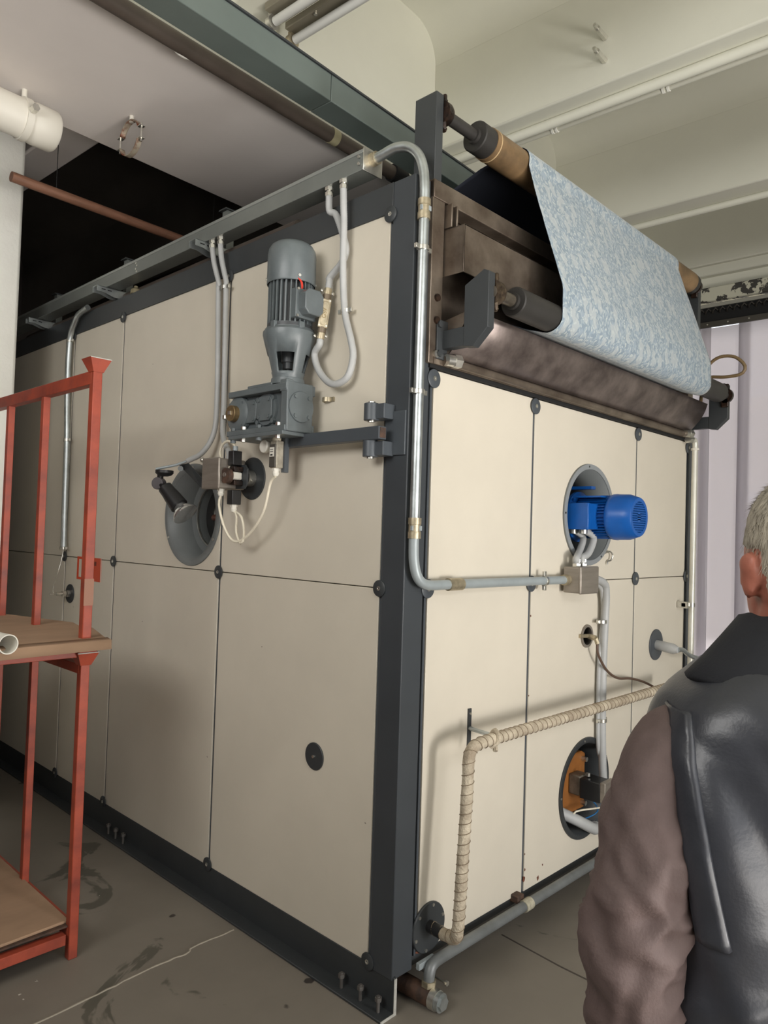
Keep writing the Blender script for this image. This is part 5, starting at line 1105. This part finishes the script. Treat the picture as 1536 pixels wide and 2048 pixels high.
# --- vest
def fold(p, amp=1.0):
    x, y, z = p
    n1 = noise.noise(Vector((x*13+z*5.5, y*4, z*1.6+1.7))); n2 = noise.noise(Vector((x*24+z*12, y*6, z*3+4.2))); n3 = noise.noise(Vector((x*4-z*7, 2.0, z*5)))
    return amp*(0.026*n1+0.010*n2+0.014*(1-abs(n3)*2.2)*max(0, min(1, (1.28-z)*5)))
rows = []; NT = 120
for i in range(91):
    z = 0.78+(1.445-0.78)*i/90; row = []
    for k in range(NT):
        p = torso_pt(2*math.pi*k/NT, z, 0.012); nrm = Vector((p.x/0.22, p.y/0.14, 0)).normalized()
        f = min(1, max(0.15, (1.41-z)*12)); p = p+nrm*fold(p)*f
        row.append(W(*p))
    rows.append(row)
M().grid(rows, closed=True).build('vest', VEST, pe, angle=80, solid=0.004)
# armhole bands, lying on the vest along the edge of each sleeve opening
def vest_pt(a, z, h):
    p = torso_pt(a, z, 0.012); nrm = Vector((p.x/0.22, p.y/0.14, 0)).normalized()
    return p+nrm*(fold(p)*min(1, max(0.15, (1.41-z)*12))+h)
for sx in (-1, 1):
    r1 = []
    for k in range(37):
        t = k/36; z = 1.376-0.27*t**1.15; a0 = 0.0+0.62*t**0.85
        wv = 0.003*noise.noise(Vector((k*0.5, sx*3.0, 0))); row = []
        for o_, h_ in ((-0.004, -0.005), (0.0, 0.007), (0.010, 0.010+wv), (0.020, 0.008-wv), (0.028, 0.009+wv), (0.033, 0.008), (0.036, -0.005)):
            a = a0+o_/0.12; a = math.pi+a if sx < 0 else 2*math.pi-a
            row.append(W(*vest_pt(a, z, h_)))
        r1.append(row)
    M().grid(r1).build('armhole_band', VEST, pe, angle=80, solid=0.003)
# --- sleeves
for sx in (-1, 1):
    path = catmull([(sx*0.140, -0.005, 1.325), (sx*0.184, -0.012, 1.305), (sx*0.224, -0.040, 1.235), (sx*0.247, -0.060, 1.16), (sx*0.256, -0.066, 1.08), (sx*0.244, -0.045, 0.98), (sx*0.222, 0.0, 0.90), (sx*0.205, 0.04, 0.86)], 14)
    m = len(path); rows = []
    for i, p in enumerate(path):
        t = i/(m-1); tg = (path[min(i+1, m-1)]-path[max(i-1, 0)]).normalized(); x = Vector((1,0,0)); x = (x-tg*x.dot(tg)).normalized(); y = tg.cross(x)
        r = 0.062-0.004*t if t < 0.6 else 0.0596-0.026*(t-0.6)
        if t < 0.12: r = 0.050+0.10*t
        row = []
        for k in range(64):
            a = 2*math.pi*k/64; ca_, sa_ = math.cos(a), math.sin(a)
            n1 = noise.noise(Vector((ca_*1.1+t*6.0, sa_*1.1, t*9+2))); n2 = noise.noise(Vector((ca_*1.6, sa_*1.6-t*5, t*17)))
            w = 0.35+0.9*math.exp(-((t-0.62)/0.22)**2)
            d = w*(0.016*n1+0.012*(0.35-abs(n2))*1.8)
            row.append(W(*(p+(x*ca_+y*sa_)*(r+d))))
        rows.append(row)
    M().grid(rows, closed=True).build('sleeve', SLEEVE, pe, angle=80, solid=0.003)
# --- collar
rows = []
for k in range(49):
    a = R(-220+260*k/48) if False else R(140+260*k/48)
    # opens at the front (+y), closed at the back
    c, s = math.cos(a), math.sin(a); row = []
    fr_ = max(0, s)  # towards the face
    for q, (rx, ry, z) in enumerate(((0.072, 0.070, 1.455), (0.072, 0.072, 1.490), (0.077, 0.078, 1.503), (0.086, 0.087, 1.500), (0.110, 0.100, 1.472), (0.140, 0.112, 1.437), (0.163, 0.120, 1.416), (0.160, 0.117, 1.410))):
        z2 = z+0.004*noise.noise(Vector((c*2, s*2, q*0.5)))-0.012*fr_
        row.append(W(rx*c, ry*s-0.004, z2))
    rows.append(row)
M().grid(rows).build('collar', COLLAR, pe, angle=80, solid=0.004)
# --- trousers and shoes
for sx in (-1, 1):
    rows = []
    for i, (x, y, z, r) in enumerate(((0.085,0,0.93,0.112), (0.09,0,0.82,0.104), (0.095,0.008,0.65,0.088), (0.097,0.014,0.48,0.076), (0.10,0.0,0.28,0.072), (0.102,-0.01,0.12,0.076), (0.102,-0.01,0.07,0.078))):
        rows.append([W(sx*x+(r+0.006*noise.noise(Vector((math.cos(2*math.pi*k/32)*2, i, sx))))*math.cos(2*math.pi*k/32), y+r*1.05*math.sin(2*math.pi*k/32), z) for k in range(32)])
    M().grid(rows, closed=True).build('trouser_leg', TROUS, pe, solid=0.003, subs=1)
    M().sphere(W(sx*0.105, -0.03, 0.055), 0.05, (1.0, 1.15, 1.1), 20, AXS).sphere(W(sx*0.112, 0.095, 0.045), 0.05, (1.02, 1.7, 0.9), 20, AXS).build('shoe', BLKP, pe)
# --- hair: cap plus short strands
hm = M(); rows = []
hc = Vector((0, -0.002, 1.590))
def hair_ok(d):
    # d: unit direction on the head; keep crown, back and sides above the ears
    if d.y > 0.35 and d.z < 0.55: return False
    if d.y > -0.25 and d.z < 0.02 and abs(d.x) > 0.5: return False
    if d.z < -0.62: return False
    return True
Nn = 48; Mm = 30; vs = {}; 
for i in range(Mm+1):
    th = math.pi*i/Mm*0.78
    for k in range(Nn):
        a = 2*math.pi*k/Nn; d = Vector((math.sin(th)*math.cos(a), math.sin(th)*math.sin(a), math.cos(th)))
        s_ = 1.045+0.02*noise.noise(d*5) if hair_ok(d) else 0.93
        vs[i, k] = W(*(hc+Vector((d.x*0.0775*s_, d.y*0.0985*s_, d.z*0.117*s_))))
hm.grid([[vs[i, k] for k in range(Nn)] for i in range(Mm+1)], closed=True)
for q in range(9000):
    d = Vector((random.gauss(0,1), random.gauss(0,1), random.gauss(0,1))).normalized()
    if not hair_ok(d) or d.z < -0.6: continue
    base = hc+Vector((d.x*0.079, d.y*0.100, d.z*0.119)); flow = Vector((d.x*0.2+random.gauss(0,0.25), -0.25+random.gauss(0,0.25), -0.9)); flow = (flow-d*flow.dot(d)).normalized()
    ln_ = random.uniform(0.010, 0.020); tip = base+flow*ln_+d*random.uniform(0.002, 0.007); sd_ = d.cross(flow).normalized()*0.0007
    hm.add([W(*(base-sd_)), W(*(base+sd_)), W(*tip)], [(0, 1, 2)])
hm.build('hair', HAIRM, pe, angle=80)
print('objects', len(bpy.data.objects))
